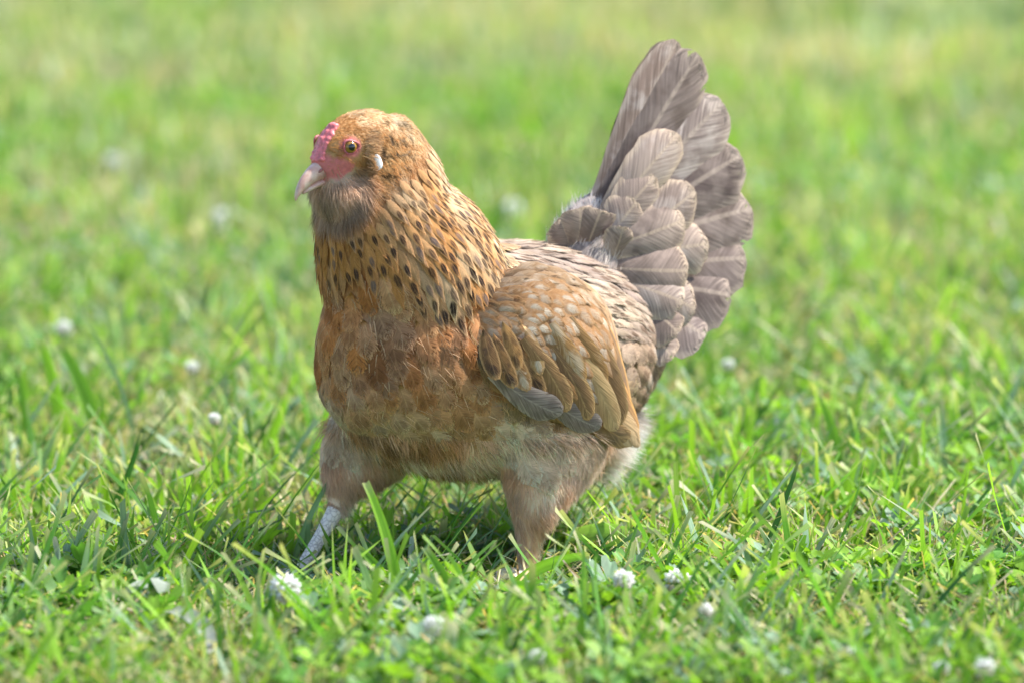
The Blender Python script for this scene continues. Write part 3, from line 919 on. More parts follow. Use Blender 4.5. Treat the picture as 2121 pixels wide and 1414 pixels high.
for rp, tp, y0, y1, W, col, mk, ed in (((1205, 650), (1284, 880), .084, .094, .024, (.30, .17, .08), (.16, .10, .06), (.46, .28, .13)), ((1165, 690), (1277, 890), .087, .0975, .022, (.54, .34, .16), (.36, .21, .10), (.58, .38, .19)),
                                       ((1130, 700), (1222, 868), .089, .0985, .021, (.27, .15, .07), (.14, .085, .05), (.50, .30, .13)), ((1085, 700), (1178, 850), .090, .0985, .020, (.30, .165, .075), (.15, .09, .05), (.52, .31, .14)),
                                       ((1175, 660), (1250, 800), .089, .0965, .019, (.33, .18, .075), (.60, .47, .33), (.48, .26, .10)), ((1140, 670), (1205, 800), .091, .0985, .018, (.36, .19, .075), (.66, .53, .38), (.48, .26, .10))):
    G = free_feather(hp(*rp, y0), hp(*tp, y1), (.5, 1, .05), W, w_tail, .03, .14, 11, 5, .03)
    one_feather('wing_feather', G, col, mk, ed, (0, .8, .55), wing, M_QUILL, 14, .15)
# greater coverts and flight feathers, lower ones first
for a, b, L, W, tu, col, mk, ed, fp, h1 in (
        (.50, -.55, .100, .020, -.2, (.26, .16, .09), (.14, .09, .06), (.50, .30, .14), (0, .8, .6), .004),
        (.50, -.10, .106, .021, -.1, (.52, .34, .18), (.36, .21, .10), (.60, .42, .25), (0, .4, .5), .0045),
        (.48, .30, .108, .021, -.05, (.30, .17, .08), (.15, .09, .05), (.52, .28, .10), (0, .9, .6), .005),
        (.44, .66, .105, .020, .0, (.28, .17, .09), (.15, .10, .07), (.52, .29, .11), (0, .9, .6), .005),
        (.40, .92, .100, .019, .02, (.26, .18, .13), (.15, .11, .09), (.50, .33, .18), (0, .9, .6), .005)):
    wing_feather(a + .10, b, L - .016, W, w_tail, col, mk, ed, fp, h1=h1 * .55, h0=.0, nu=10, turn=tu, mat=M_QUILL, barbs=10)
for a, b, L, W, col, mk in ((.04, -.85, .050, .018, (.17, .115, .07), UMBER), (.14, -.92, .052, .018, (.28, .16, .075), (.10, .07, .05)), (.25, -.85, .050, .018, (.34, .19, .08), (.62, .5, .38)),
                            (.36, -.72, .050, .019, (.40, .22, .09), (.12, .08, .055)), (.46, -.50, .046, .017, (.36, .19, .08), (.12, .08, .05))):
    wing_feather(a, b, L, W, w_round, col, mk, (.46, .26, .11), (.5, .6, .6), h1=.0072, nu=8, turn=-.05, h0=.003, barbs=12)
wing2 = wing.copy(); C.objects.link(wing2); wing2.scale = (1, -1, 1)
for ch in list(wing.children):
    c = ch.copy(); C.objects.link(c); c.parent = wing2

# ---------------------------------------------------------------- hen: tail
tail = smoothed([loft([(-.078, 0, .215, .030, .030), (-.102, 0, .238, .030, .042), (-.124, 0, .262, .020, .044), (-.140, 0, .285, .010, .030), (-.148, 0, .30, .003, .008)])], .004, 6, 'tail')
M_TAILB = simple_mat('tail_underlay', (.34, .28, .25), .7, .2, 150, .3, .3)
tail.materials.append(M_TAILB)
tail = link('tail', tail, hen)


def tail_feather(rp, tp, yr, yt, W, tilt, sweep=0.0, bend=.02, col=TAIL, mk=None, ed=(.46, .36, .28), fp=(0, .55, .9), nu=15, name='tail_feather', shape=w_tail, nv=7, barbs=22, cam=.18, side=1):
    a = hp(rp[0], rp[1], 0); a.y = 0
    r = hp(*rp, yr); t = hp(*tp, yt)
    if side < 0: r.y, t.y = -r.y, -t.y
    n = Vector((tilt[0], side * tilt[1], tilt[2]))
    m_ = random.uniform(.88, 1.12)
    G = free_feather(r, t, n, W, shape, bend, cam, nu, nv, sweep)
    mk = mk or random.choice([(.11, .08, .07), (.15, .11, .09), (.42, .34, .29)])
    return one_feather(name, G, [c * m_ for c in col], mk, ed, fp, tail, M_QUILL, barbs * 2, .14, .0005, .3)


# main tail feathers, the far half first
for tp, yt, W in (((1392, 92), .004, .030), ((1430, 170), .018, .038), ((1470, 300), .03, .042), ((1495, 430), .045, .042), ((1480, 560), .055, .04)):
    tail_feather((1238, 505), tp, .006, yt, W * 1.3, (-.2, 1, .25), side=-1, bend=.02)
M1 = [((1222, 470), (1402, 86), .004, .012, .026, (.29, .205, .16)), ((1232, 478), (1446, 112), .007, .020, .040, TAIL), ((1248, 490), (1496, 212), .010, .029, .043, TAIL), ((1265, 505), (1534, 322), .013, .038, .046, TAIL),
      ((1280, 525), (1557, 432), .016, .046, .046, TAIL), ((1300, 565), (1545, 535), .019, .053, .046, (.24, .18, .155)), ((1300, 590), (1512, 612), .021, .058, .044, (.23, .175, .15)), ((1300, 620), (1462, 695), .023, .060, .040, (.23, .175, .155))]
for k, (rp, tp, yr, yt, W, col) in enumerate(M1):
    tail_feather(rp, tp, yr, yt + .002, W * 1.42, (.22, 1, .18 + .04 * k), sweep=.02, bend=.03, col=col)
# coverts laid over them, from the fan inward
M2 = [((1240, 485), (1405, 278), .014, .026, .030), ((1235, 495), (1355, 366), .017, .027, .027), ((1255, 510), (1440, 395), .018, .036, .030), ((1250, 515), (1418, 455), .022, .040, .033),
      ((1235, 515), (1318, 418), .018, .027, .028), ((1215, 515), (1245, 436), .018, .024, .030), ((1195, 510), (1200, 432), .014, .018, .028), ((1180, 515), (1160, 455), .010, .012, .024), ((1262, 540), (1290, 470), .024, .032, .020), ((1300, 540), (1468, 505), .022, .045, .032),
      ((1275, 555), (1425, 560), .028, .050, .036), ((1285, 580), (1415, 625), .030, .055, .033), ((1300, 600), (1440, 640), .027, .055, .03),
      ((1300, 620), (1405, 690), .030, .058, .030),  ((1300, 650), (1395, 740), .030, .056, .028)]
for k, (rp, tp, yr, yt, W) in enumerate(M2):
    c_ = (.26, .195, .16) if k % 3 else (.31, .235, .19)
    tail_feather(rp, tp, yr, yt + .004, W * 1.38, (.15, 1, .25), sweep=random.uniform(-.03, .05), bend=.07, col=c_, ed=(.50, .38, .27), fp=(0, .7, .65), nu=12, name='tail_covert', shape=w_tail, nv=5, barbs=14, cam=.28)
# loose pale down at the root of the tail
n = 2500
pt = np.array(tail.data.vertices[0].co[:])[None, :] * 0 + np.stack([rng.uniform(-.14, -.08, n), rng.normal(0, .012, n), rng.uniform(.22, .29, n)], 1)
tb = BVHTree.FromObject(tail, bpy.context.evaluated_depsgraph_get())
pn = [tb.find_nearest(Vector(p_)) for p_ in pt]
pt = np.array([q[0][:] for q in pn]); nn_ = np.array([q[1][:] for q in pn])
strands('tail_down', pt, nn_, np.tile(np.array((-.35, 0, .8)), (n, 1)), .014, .0003, np.tile(np.array((.76, .69, .64)), (n, 1)), .5, hen, .3, 41)

# ---------------------------------------------------------------- ground
M_SOIL, nd, lk = new_mat('lawn_floor'); nt = M_SOIL.node_tree
tc = nd.new('ShaderNodeTexCoord')
n1 = N(nd, 'ShaderNodeTexNoise'); n1.inputs['Scale'].default_value = 60; n1.inputs['Detail'].default_value = 6; lk.new(tc.outputs['Object'], n1.inputs['Vector'])
n2 = N(nd, 'ShaderNodeTexNoise'); n2.inputs['Scale'].default_value = 1.2; n2.inputs['Detail'].default_value = 4; lk.new(tc.outputs['Object'], n2.inputs['Vector'])
c1 = mixc(nt, ramp(nt, n1.outputs[0], .35, .65), (.018, .022, .008), (.075, .062, .03))
c2 = mixc(nt, ramp(nt, n2.outputs[0], .35, .65), c1, (.03, .055, .012))
lk.new(c2, nd['Principled BSDF'].inputs['Base Color']); nd['Principled BSDF'].inputs['Roughness'].default_value = .95
gv = [(-300, -60, 0), (300, -60, 0), (300, 600, 0), (-300, 600, 0)]
ground = link('ground', mesh_from('ground', gv, [(0, 1, 2, 3)], M_SOIL, False))
tag(ground, kind='structure')

M_GRASS, nd, lk = new_mat('grass_blade'); nt = M_GRASS.node_tree
ga = attr(nt, 'gc'); gu = attr(nt, 'gu'); sx = nd.new('ShaderNodeSeparateXYZ'); lk.new(gu.outputs['Vector'], sx.inputs[0])
cv = nd.new('ShaderNodeCombineXYZ'); lk.new(mathn(nt, 'MULTIPLY', sx.outputs[1], 5.0), cv.inputs[0]); lk.new(sx.outputs[2], cv.inputs[2]); lk.new(mathn(nt, 'MULTIPLY', sx.outputs[0], 1.2), cv.inputs[1])
ns = N(nd, 'ShaderNodeTexNoise'); ns.inputs['Scale'].default_value = 1.0; ns.inputs['Detail'].default_value = 2; lk.new(cv.outputs[0], ns.inputs['Vector'])
mr = nd.new('ShaderNodeMapRange'); lk.new(ns.outputs[0], mr.inputs[0]); mr.inputs[1].default_value = .3; mr.inputs[2].default_value = .7; mr.inputs[3].default_value = .78; mr.inputs[4].default_value = 1.2
gcol = mixc(nt, 1.0, ga.outputs['Color'], mr.outputs[0], 'MULTIPLY')
tcol = mixc(nt, 1.0, gcol, (1.15, 1.25, .5), 'MULTIPLY')
thin_surface(nt, gcol, .48, .22, .42, None, tcol)

LIME = np.array((.225, .40, .04)); MID = np.array((.11, .255, .045)); DEEP = np.array((.04, .12, .03)); BLUE = np.array((.22, .33, .21)); STRAW = np.array((.52, .44, .29)); TIPC = np.array((.52, .46, .27))


def blades(X, Y, H, W, az, lean, curve, col, tipc, tipf, cut, seg, twist, Z0=None):
    """ribbons of seg joints; curve bends them over, cut gives a mown flat end"""
    n = len(X); k = seg + 1
    t = np.linspace(0, 1, k)[None, :]
    dirx, diry = np.cos(az)[:, None], np.sin(az)[:, None]
    ang = lean[:, None] + curve[:, None] * t
    dl = (H / seg)[:, None]
    hx = np.concatenate([np.zeros((n, 1)), np.cumsum(np.sin(ang[:, :-1]) * dl, 1)], 1)
    hz = np.concatenate([np.zeros((n, 1)), np.cumsum(np.cos(ang[:, :-1]) * dl, 1)], 1)
    px = X[:, None] + dirx * hx; py = Y[:, None] + diry * hx; pz = np.maximum(hz, .002) + (0 if Z0 is None else Z0[:, None])
    tw = az[:, None] + np.pi / 2 + twist[:, None] * (.4 + t)
    prof = np.where(cut[:, None] > 0, .72 + .28 * np.sin(np.pi * np.minimum(t * 1.1 + .15, 1)), np.sin(np.pi * (.28 + .72 * t)) ** .8 + .03)
    w = W[:, None] * .5 * prof
    ox, oy = np.cos(tw) * w, np.sin(tw) * w
    sk = np.zeros((n, k)); sk[:, -1] = cut * W * rng.uniform(-.6, .6, n)
    V = np.stack([np.stack([px - ox, py - oy, pz + sk], 2), np.stack([px + ox, py + oy, pz - sk * .5], 2)], 2).reshape(-1, 3)
    V[:, 2] = np.maximum(V[:, 2], .001)
    b = (np.arange(n) * k * 2)[:, None]
    T = []
    for i in range(seg): T += [b + [[2 * i, 2 * i + 1, 2 * i + 3]], b + [[2 * i, 2 * i + 3, 2 * i + 2]]]
    T = np.concatenate(T, 0)
    f = np.where(t > .999, tipf[:, None], 0)[:, :, None]
    c = col[:, None, :] * (1 - f) + tipc[:, None, :] * f
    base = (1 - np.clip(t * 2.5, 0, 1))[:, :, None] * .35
    c = c * (1 - base) + np.array((.10, .14, .06)) * base  # roots coloured darker, painting the shade in the gaps between blades
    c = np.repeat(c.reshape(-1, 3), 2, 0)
    gu = np.stack([np.repeat(np.tile(t, (n, 1)).ravel(), 2), np.tile(np.array([0., 1.]), n * k), np.repeat(rng.random(n) * 90, 2 * k)], 1)
    return V, T, c, gu


FEET = []
for lx, ly in ((.150, -.062), (.016, .055)):
    w = HEN + FWD * lx + LEFT * ly; FEET.append((w[0], w[1]))


DRY = [(ground_at(px, py).x, ground_at(px, py).y, r) for px, py, r in ((1900, 760, .16), (1650, 1240, .10), (1720, 640, .18), (330, 230, .30), (260, 420, .22), (520, 330, .25), (1700, 180, .4), (480, 800, .06), (1250, 60, .4), (600, 1120, .05))]


PATCH = [(rng.uniform(-1, 1) * (.3 + .13 * y), y, rng.uniform(.03, .10) * (1 + .12 * y), int(rng.integers(0, 6))) for y in rng.uniform(.3, 6.5, 170)]


def lawn_color(X, Y, n):
    P = np.stack([X, Y, X * 0], 1)
    a = vnoise(P, 2.6, 3); b = vnoise(P, 7.0, 4); d = vnoise(P, 1.5, 8); r = rng.random(n)
    s = r * .40 + sstep(.2, .8, a) * .36 + b * .24
    c = np.where((s < .32)[:, None], DEEP, np.where((s < .47)[:, None], MID, np.where((s < .62)[:, None], LIME * .8 + MID * .2, LIME)))
    fam = np.array([DEEP, BLUE, LIME, STRAW * .9, MID, np.array((.40, .46, .34))])
    for qx, qy, rr, f in PATCH:
        m = rng.random(n) < .8 * np.exp(-(((X - qx) / rr) ** 2 + ((Y - qy) / (rr * 1.8)) ** 2))
        c[m] = fam[f]
    bl = (rng.random(n) < .18 + .35 * sstep(.5, .8, vnoise(P, 3.4, 41)))[:, None]
    c = np.where(bl, BLUE * .85, c)
    pd = .10 + .36 * sstep(.45, .75, d)
    for qx, qy, rr in DRY: pd = np.maximum(pd, .65 * np.exp(-(((X - qx) / rr) ** 2 + ((Y - qy) / (rr * 1.6)) ** 2)))
    dry = (rng.random(n) < pd)[:, None]
    c = np.where(dry, STRAW, c)
    c = np.where((rng.random(n) < .07)[:, None], np.array((.58, .64, .55)), c)  # scattered whitish blades: pale undersides, with glints put into the colour
    return c * rng.uniform(.75, 1.3, (n, 1)), dry[:, 0]


def grass_patch(n, y0, y1, margin, hscale, wscale, seg, side=False):
    Y = y0 + (y1 - y0) * rng.random(n * 3)
    half = .44 * (Y + 4.45) / 4.45 + margin
    X = rng.uniform(-1, 1, n * 3)
    keep = rng.random(n * 3) < half / half.max()
    X = X * half
    dens = .45 + .55 * sstep(.25, .6, vnoise(np.stack([X, Y, X * 0], 1), 28, 15))
    keep &= rng.random(n * 3) < dens
    X, Y = X[keep][:n], Y[keep][:n]; n = len(X)
    hv = vnoise(np.stack([X, Y, X * 0], 1), 5.0, 6)
    H = (.011 + .036 * rng.random(n) ** 2.0 + .016 * hv) * hscale
    W = (.0018 + .0052 * rng.random(n) ** 2.2) * wscale
    col, dry = lawn_color(X, Y, n)
    cut = (rng.random(n) < .62).astype(float)
    lean = np.abs(rng.normal(.18, .38, n)) + .75 * (rng.random(n) < .22); curve = rng.normal(.25, .45, n)
    tipf = np.where(rng.random(n) < .55, rng.uniform(.5, 1, n), .1) * np.where(cut > 0, 1, .5)
    # nothing stands inside the feet
    H = H * trodden(X, Y)
    if side:
        X = X + np.sign(X) * (.44 * (Y + 4.45) / 4.45 + .08)
    return blades(X, Y, H, W, rng.uniform(0, 2 * np.pi, n), lean, curve, col, np.tile(TIPC, (n, 1)), tipf, cut, seg, rng.normal(0, .9, n))


def trodden(X, Y):
    """shorter, trampled grass round the hen's feet"""
    k = np.ones(len(X))
    for fx, fy in FEET:
        d = np.sqrt(((X - fx) / .085) ** 2 + ((Y - fy + .06) / .13) ** 2)
        k = np.minimum(k, .30 + .70 * sstep(.55, 1.15, d))
    return k


def sprawl(n):
    """long blades bent over and lying across one another"""
    Y = -.6 + 2.2 * rng.random(n) ** 1.3; X = rng.uniform(-1, 1, n) * (.44 * (Y + 4.45) / 4.45 + .1)
    k = trodden(X, Y)
    H = rng.uniform(.05, .125, n) * (.4 + .6 * k); W = rng.uniform(.0026, .0062, n)
    col = np.array([LIME, MID, MID, BLUE, DEEP])[rng.integers(0, 5, n)] * rng.uniform(.8, 1.25, (n, 1))
    cut = (rng.random(n) < .75).astype(float)
    return blades(X, Y, H, W, rng.uniform(-.7, .9, n) + np.pi * (rng.random(n) < .35), rng.uniform(.45, 1.15, n), rng.normal(.25, .3, n), col, np.tile(TIPC, (n, 1)), np.where(rng.random(n) < .7, .85, .1), cut, 4, rng.normal(0, .6, n), rng.uniform(0, .012, n))


def tufts(m):
    """coarser grasses in small clumps"""
    cy = rng.uniform(-.6, 3.2, m); cx = rng.uniform(-1, 1, m) * (.44 * (cy + 4.45) / 4.45 + .1)
    k = rng.integers(4, 10, m); i = np.repeat(np.arange(m), k); n = len(i)
    X = cx[i] + rng.normal(0, .008, n); Y = cy[i] + rng.normal(0, .008, n)
    H = rng.uniform(.028, .092, n); W = rng.uniform(.0032, .0078, n)
    H = H * trodden(cx[i], cy[i])
    cm = np.array([LIME, LIME * .6 + MID * .4, MID, BLUE, LIME])[rng.integers(0, 5, m)]
    col = cm[i] * rng.uniform(.8, 1.25, (n, 1))
    cut = (rng.random(n) < .7).astype(float)
    az = np.arctan2(Y - cy[i], X - cx[i]) + rng.normal(0, .6, n)
    return blades(X, Y, H, W, az, np.abs(rng.normal(.4, .42, n)), rng.normal(.35, .4, n), col, np.tile(TIPC, (n, 1)), np.where(rng.random(n) < .6, .8, .1), cut, 4, rng.normal(0, .7, n))


parts = [grass_patch(58000, -.62, 1.25, .10, 1.0, 1.0, 3), tufts(2000), sprawl(3600), grass_patch(72000, 1.25, 5.2, .15, 1.1, 1.75, 2), grass_patch(40000, 5.2, 12.0, .3, 1.3, 2.4, 2),
         grass_patch(42000, -.7, 3.0, .55, 1.05, 1.7, 2, True), grass_patch(42000, 3.0, 12.0, 1.2, 1.3, 2.6, 2, True)]
# straw and clippings lying low among the blades
n = 42000
Y = -.6 + 3.2 * rng.random(n) ** 1.5; X = rng.uniform(-1, 1, n) * (.44 * (Y + 4.45) / 4.45 + .1)
st = STRAW * rng.uniform(.55, 1.5, (n, 1)) * np.where(rng.random((n, 1)) < .3, np.array((.9, .72, .55)), 1)
straw = blades(X, Y, rng.uniform(.012, .05, n), rng.uniform(.0007, .0022, n), rng.uniform(0, 6.28, n), rng.uniform(.8, 1.6, n), rng.normal(0, .35, n), st, st * 1.1, np.full(n, .3), np.ones(n), 2, rng.normal(0, 1.2, n), rng.uniform(.0, .034, n) * trodden(X, Y))


def stuff_mesh(name, parts, mat, label, cat):
    V = []; T = []; c = []; g = []; k = 0
    for v, t, cc, gg in parts: V.append(v); T.append(t + k); c.append(cc); g.append(gg); k += len(v)
    o = link(name, np_mesh(name, np.concatenate(V), np.concatenate(T), mat, {'gc': np.concatenate(c), 'gu': np.concatenate(g)}))
    return tag(o, label, cat, kind='stuff')


stuff_mesh('lawn_grass', parts, M_GRASS, 'short mown green lawn grass all around the hen', 'grass')
stuff_mesh('straw_litter', [straw], M_GRASS, 'dry straw clippings lying low among the grass', 'straw')

# clover leaves: three notched leaflets on a stalk
def leaflet(nv=5):
    pts = [(0, 0), (.42, .30), (.50, .68), (.26, .98), (0, .86), (-.26, .98), (-.50, .68), (-.42, .30)]
    return np.array(pts)


LF = leaflet()
def clover(n, region):
    X, Y = region(n); n = len(X)
    V = []; T = []; c = []; g = []
    S = rng.uniform(.007, .0145, n); Hh = rng.uniform(.014, .046, n) * trodden(X, Y); az = rng.uniform(0, 6.28, n)
    tilt = rng.normal(0, .35, (n, 2)); fold = rng.uniform(.05, .55, n)
    col = np.where((rng.random(n) < .6)[:, None], LIME * .9, MID) * rng.uniform(.75, 1.3, (n, 1)); col = np.where((rng.random(n) < .15)[:, None], BLUE, col)
    k = 0
    allV = []
    for q in range(3):
        a = az + q * 2.094 + rng.normal(0, .12, n)
        ca, sa = np.cos(a)[:, None], np.sin(a)[:, None]
        lx = LF[None, :, 0] * S[:, None]; ly = (LF[None, :, 1] + .06) * S[:, None]
        x = ca * ly - sa * lx; y = sa * ly + ca * lx
        z = Hh[:, None] + np.abs(lx) * fold[:, None] + ly * rng.uniform(-.15, .5, n)[:, None] + x * tilt[:, :1] + y * tilt[:, 1:]
        allV.append(np.stack([X[:, None] + x, Y[:, None] + y, np.maximum(z, .003)], 2))
    V = np.stack(allV, 1).reshape(-1, 3)
    b = (np.arange(n * 3) * 8)[:, None]
    T = np.concatenate([b + [[0, i, i + 1]] for i in (1, 2, 3, 4, 5, 6)], 0)
    c = np.repeat(col, 24, 0)
    vshade = np.tile(np.array([1.0, .95, .95, .95, 1.2, .95, .95, .95]), n * 3)[:, None]
    g = np.stack([np.tile(np.array([0, .3, .7, 1, .9, 1, .7, .3]), n * 3), np.tile(np.array([.5, .9, 1, .8, .5, .2, 0, .1]), n * 3), np.repeat(rng.random(n * 3) * 90, 8)], 1)
    return V, T, c * vshade, g


def reg_near(n):
    Y = rng.uniform(-.6, -.12, n); X = rng.uniform(-.62, .62, n); k = vnoise(np.stack([X, Y, X * 0], 1), 9, 22) > .42; return X[k], Y[k]
def reg_mid(n):
    Y = rng.uniform(-.12, 3.0, n); X = rng.uniform(-1, 1, n) * (.44 * (Y + 4.45) / 4.45 + .1); k = vnoise(np.stack([X, Y, X * 0], 1), 5, 23) > .58; return X[k], Y[k]
stuff_mesh('clover_leaves', [clover(6000, reg_near), clover(9000, reg_mid)], M_GRASS, 'low green clover leaves growing through the lawn', 'clover')

# ---------------------------------------------------------------- clover flowers
M_PETAL, nd, lk = new_mat('clover_petal')
thin_surface(M_PETAL.node_tree, attr(M_PETAL.node_tree, 'gc').outputs['Color'], .55, .3, .5)


def flower_mesh(seed, ragged):
    g = random.Random(seed); V = []; T = []; c = []
    n = 62
    for i in range(n):
        t = (i + .5) / n; ph = math.acos(1 - 1.62 * t); th = i * 2.39996
        d = Vector((math.sin(ph) * math.cos(th), math.sin(ph) * math.sin(th), math.cos(ph)))
        if ph > 1.5: d = (d + Vector((0, 0, -.5 if ragged else -.15))).normalized()
        d = (d + Vector((g.uniform(-.15, .15), g.uniform(-.15, .15), g.uniform(-.15, .15)))).normalized()
        r0, r1 = .25, g.uniform(.86, 1.1)
        s = d.cross(Vector((.3, .2, 1))).normalized(); q = d.cross(s)
        w = g.uniform(.12, .17); k = len(V); m = d * (r0 + (r1 - r0) * .72) + Vector((0, 0, .05))
        V += [d * r0, m + s * w, m + q * w, m - s * w, m - q * w, d * r1 + Vector((0, 0, .09))]
        T += [(k, k + 2, k + 1), (k, k + 3, k + 2), (k, k + 4, k + 3), (k, k + 1, k + 4), (k + 5, k + 1, k + 2), (k + 5, k + 2, k + 3), (k + 5, k + 3, k + 4), (k + 5, k + 4, k + 1)]
        lo = max(0, (ph - 1.35)) * (1.0 if ragged else .45)
        col = np.array((.90, .90, .87)) * (1 - lo) + np.array((.62, .42, .36)) * lo
        base = np.array((.62, .66, .42))
        c += [base] + [col] * 4 + [col * 1.03]
    return np_mesh('flower_head', [tuple(v) for v in V], T, M_PETAL, {'gc': np.clip(np.array(c), 0, .9)}, smooth=False)


FL_M = [flower_mesh(s, s == 2) for s in (1, 2, 3)]
STEM = simple_mat('clover_stem', (.16, .24, .06), .5, .3)
for px, py, r, h, kind, label in (
        (592, 1222, .0118, .045, 0, "large round white clover flower in front of the hen's forward leg"),
        (1291, 1202, .0082, .050, 0, "small neat white clover flower just right of the hen's rear foot"),
        (1402, 1208, .0108, .036, 1, 'ragged white clover flower with drooping pinkish lower florets'),
        (1458, 1265, .0062, .044, 2, 'tiny white clover flower just below and right of the ragged one'),
        (900, 1300, .0092, .050, 0, "blurred white clover flower in the foreground straight below the hen's belly"),
        (1112, 1362, .0060, .036, 2, "small blurred clover flower low in the foreground below the hen's rear foot"),
        (443, 868, .0055, .060, 1, "small white clover flower standing left of the hen's breast"),
        (1060, 437, .0120, .040, 0, "blurred white clover flower in the lawn above the hen's back"),
        (455, 455, .0105, .040, 1, "blurred white clover flower in the lawn left of the hen's neck"),
        (1508, 757, .0062, .045, 2, "small blurred clover flower just right of the lowest tail feathers"),
        (1763, 1355, .0060, .034, 2, 'small blurred white clover flower in the right foreground, leftmost of three'),
        (1950, 1386, .0062, .034, 0, 'small blurred white clover flower in the right foreground, middle of three'),
        (2040, 1386, .0075, .040, 1, 'small blurred white clover flower in the right foreground, rightmost of three'),
        (235, 338, .0100, .040, 2, 'far blurred white clover flower in the upper left of the lawn'),
        (130, 684, .0085, .045, 0, 'blurred white clover flower near the left edge behind the tall blades'),
        (397, 762, .0065, .045, 1, "blurred white clover flower left of the hen's breast, behind the nearer small one")):
    h = h * 1.15 + .007; r *= 1.12
    p = ground_at(px, py, h)
    o = empty('clover_flower', (p.x, p.y, 0)); tag(o, label, 'flower', 'white clover flowers in the lawn')
    hd_ = link('flower_head', FL_M[kind], o); hd_.location = (0, 0, h); hd_.scale = (r, r, r * .92)
    hd_.rotation_euler = (random.uniform(-.35, .35), random.uniform(-.35, .35), random.uniform(0, 6))
    bx, by = random.uniform(-.008, .008), random.uniform(-.004, .012)
    v, f = loft([(bx, by, -.002, .0009, .0009), (bx * .6, by * .5, h * .5, .0009, .0009), (0, 0, h - r * .1, .0008, .0008)], 6, 4)
    link('stem', mesh_from('stem', v, f, STEM), o)


# ---------------------------------------------------------------- single blades that stand out
def big_blade(bp, tp, wpx, col, dy=0.0, cut=1, bow=.06, face=.25, tipf=.7, tcol=TIPC, mat=None, zb=0.0):
    b = ground_at(bp[0], bp[1], zb)
    d = sight(*tp); t = (b.y + dy - CAMP[1]) / d[1]; tip = Vector(CAMP + d * t); tip.z = max(tip.z, .006)
    W = 1.3 * wpx / 2600 * (b.y + CAM_D) / 4.45
    ax = tip - b; L = ax.length; ax.normalize()
    nrm = Vector((face, -1, .25)); nrm = (nrm - ax * nrm.dot(ax)).normalized(); s = nrm.cross(ax)
    n = 9; V = []; c = []; g = []
    for i in range(n):
        u = i / (n - 1)
        ctr = b.lerp(tip, u) + s * (bow * L * 4 * u * (1 - u)) + Vector((0, 0, .03 * L * 4 * u * (1 - u)))
        w = W * .5 * ((.65 + .35 * math.sin(math.pi * min(1, u * .9 + .2))) if cut else (math.sin(math.pi * (.25 + .75 * u)) ** .8 + .02))
        f = tipf if i == n - 1 else 0
        for k, v in enumerate((-1, 0, 1)):
            V.append(ctr + s * (w * v) - nrm * (w * .35 * (1 - abs(v))) + (ax * random.uniform(-.4, .4) * W * cut if i == n - 1 else Vector()))
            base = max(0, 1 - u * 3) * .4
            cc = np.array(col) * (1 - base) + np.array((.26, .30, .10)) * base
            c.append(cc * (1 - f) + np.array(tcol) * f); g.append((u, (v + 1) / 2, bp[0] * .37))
    T = []
    for i in range(n - 1):
        for k in (0, 1):
            a = i * 3 + k; T += [(a, a + 1, a + 4), (a, a + 4, a + 3)]
    org = Vector((b.x, b.y, 0))
    me = np_mesh('blade', [tuple(v - org) for v in V], T, mat or M_GRASS, {'gc': np.array(c), 'gu': np.array(g)})
    return me, org


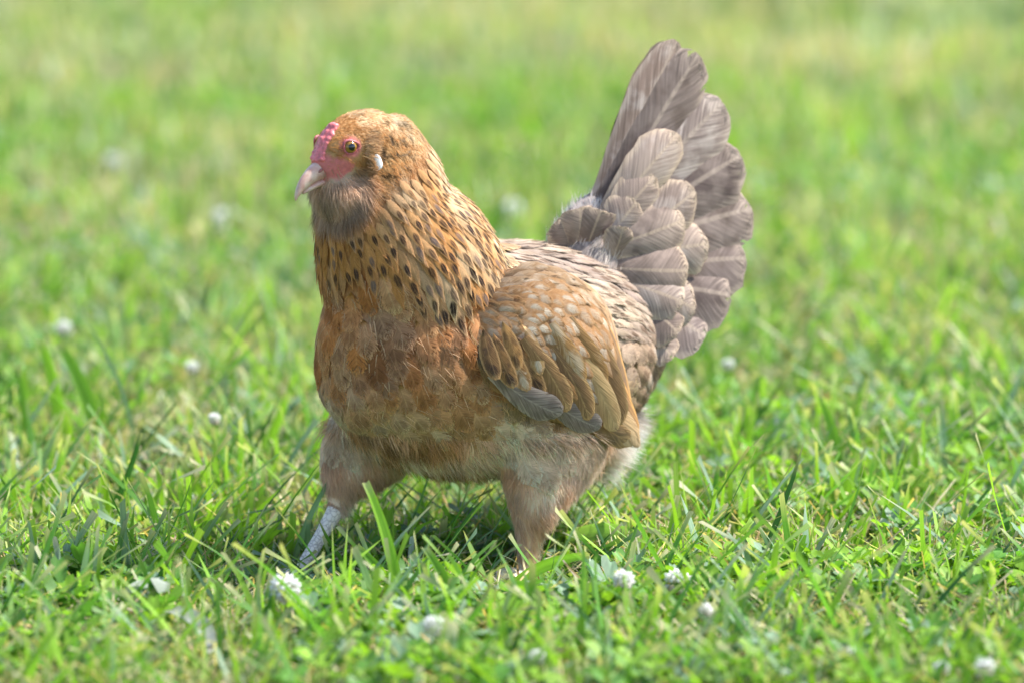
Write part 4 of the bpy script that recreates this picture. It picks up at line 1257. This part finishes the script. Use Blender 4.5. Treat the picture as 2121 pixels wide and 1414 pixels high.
G1 = LIME * 1.35; G2 = LIME * .5 + MID * .6; G3 = MID * 1.1; G4 = BLUE; DRYW = np.array((.44, .47, .42))
for bp, tp, w, col, kw, label in (
        ((838, 1330), (757, 996), 19, G1, dict(dy=.02, bow=-.04), "tallest yellow-green grass blade, upright in front of the hen between its legs"),
        ((835, 1300), (738, 1130), 17, G2, dict(bow=-.08), 'leaning grass blade sharing a root with the tallest upright one'),
        ((1000, 1175), (1137, 1003), 15, G1, dict(dy=-.03, bow=.05, cut=0), "pointed bright blade slanting up across the hen's rear leg"),
        ((968, 1345), (880, 1132), 19, G2, dict(bow=-.05), 'broad mid-green blade of the leaning pair below the belly, right one'),
        ((945, 1330), (855, 1150), 19, G4, dict(bow=-.05), 'broad grey-green blade of the leaning pair below the belly, left one'),
        ((600, 1195), (690, 983), 10, G4, dict(bow=.03, dy=-.03), "thin grey-green blade rising in front of the hen's forward thigh"),
        ((640, 1190), (640, 1075), 12, G4, dict(bow=.02, dy=-.04), "short grey-green blade standing in front of the hen's white shank"),
        ((600, 1050), (683, 828), 17, G1, dict(bow=-.06), "bright wide blade reaching up beside the hen's breast"),
        ((490, 1020), (596, 812), 18, G1, dict(bow=-.06), "wide blurred lime blade left of the one beside the breast"),
        ((128, 990), (80, 697), 22, G1, dict(bow=-.05), 'tall square-cut lime blade near the left edge'),
        ((215, 985), (118, 706), 24, G2, dict(bow=-.06), 'tall square-cut blade right of the lime one near the left edge'),
        ((58, 1005), (36, 758), 16, G2, dict(bow=-.03), 'upright blade closest to the left edge'),
        ((285, 1005), (165, 652), 7, G4, dict(bow=-.08, cut=0), 'long thin stalk arching up near the left edge'),
        ((175, 1150), (292, 893), 11, DEEP * 1.1, dict(bow=-.06), 'dark green narrow blade leaning right in the left grass'),
        ((70, 1190), (150, 1110), 34, G1, dict(dy=-.02), 'wide lime blade lying slanted in the left foreground'),
        ((200, 1175), (480, 1058), 20, G2, dict(dy=-.03, bow=-.06), 'long blade slanting far right in the left foreground'),
        ((1170, 1115), (1366, 1132), 26, LIME * .7 + BLUE * .4, dict(dy=-.04, zb=.03, bow=.08, cut=0, face=-.2), "broad long leaf lying flat right of the hen's rear leg"),
        ((1050, 1225), (1215, 1150), 20, G2, dict(dy=-.02, zb=.02, bow=.06), "wide blade lying across below the hen's rear foot"),
        ((1375, 1150), (1306, 1002), 13, G1, dict(bow=.05), "lime blade leaning left right of the hen's fluff"),
        ((1352, 1120), (1352, 1036), 14, G1, dict(bow=.0), 'short blunt lime blade beside the left-leaning one'),
        ((1478, 1150), (1487, 962), 12, G3, dict(bow=.02), 'straight narrow blade standing alone right of the hen'),
        ((1725, 1130), (1782, 940), 19, G1, dict(bow=.03, cut=0), 'pointed lime blade standing tallest in the right grass'),
        ((1732, 1065), (1692, 812), 22, G2, dict(bow=-.08, cut=0), 'blurred tall blade behind the pointed lime one on the right'),
        ((1700, 1130), (1710, 1040), 14, G1, dict(bow=.0), 'short upright lime blade left of the pointed tall one'),
        ((1762, 1195), (1792, 1072), 24, G1, dict(bow=.03), 'broad square-cut blade in the right grass, upper of two'),
        ((1795, 1225), (1822, 1112), 28, G1, dict(bow=.0), 'broad square-cut blade in the right grass, lower of two'),
        ((2118, 1130), (2066, 1050), 11, DEEP * 1.2, dict(bow=.03), 'dark blade leaning left at the right edge'),
        ((2075, 1290), (2100, 1228), 32, G1, dict(bow=.0), 'very wide short blade near the right edge'),
        ((1880, 1290), (1968, 1135), 13, G1, dict(bow=.05, cut=0), 'slim lime blade leaning right in the right foreground'),
        ((1560, 1290), (1700, 1180), 10, STRAW * .8, dict(dy=-.03, bow=.0), 'reddish dry blade lying slanted in the right foreground')):
    me, org = big_blade(bp, tp, w, col, **kw)
    o = link('grass_blade', me); o.location = org; tag(o, label, 'grass blade', 'single blades standing out of the lawn')
for bp, tp, w, kw, label in (
        ((245, 1262), (352, 1208), 36, dict(dy=-.03, zb=.03, tipf=.2), 'bleached pale leaf lying in the left foreground, upper of two'),
        ((352, 1258), (440, 1345), 30, dict(dy=-.10, zb=.045, tipf=.2), 'bleached pale leaf pointing down right in the left foreground, lower of two'),
        ((1622, 1010), (1621, 875), 30, dict(tipf=.1, cut=1), 'blurred bleached leaf standing upright in the right background grass'),
        ((1190, 1110), (1295, 1015), 16, dict(dy=.05, tipf=.1, cut=0), "pale dry leaf lying behind the hen's rear leg under its fluff")):
    me, org = big_blade(bp, tp, w, DRYW, tcol=DRYW, mat=M_PETAL, **kw)
    o = link('dry_leaf', me); o.location = org; tag(o, label, 'dry leaf', 'bleached dry leaves in the lawn')
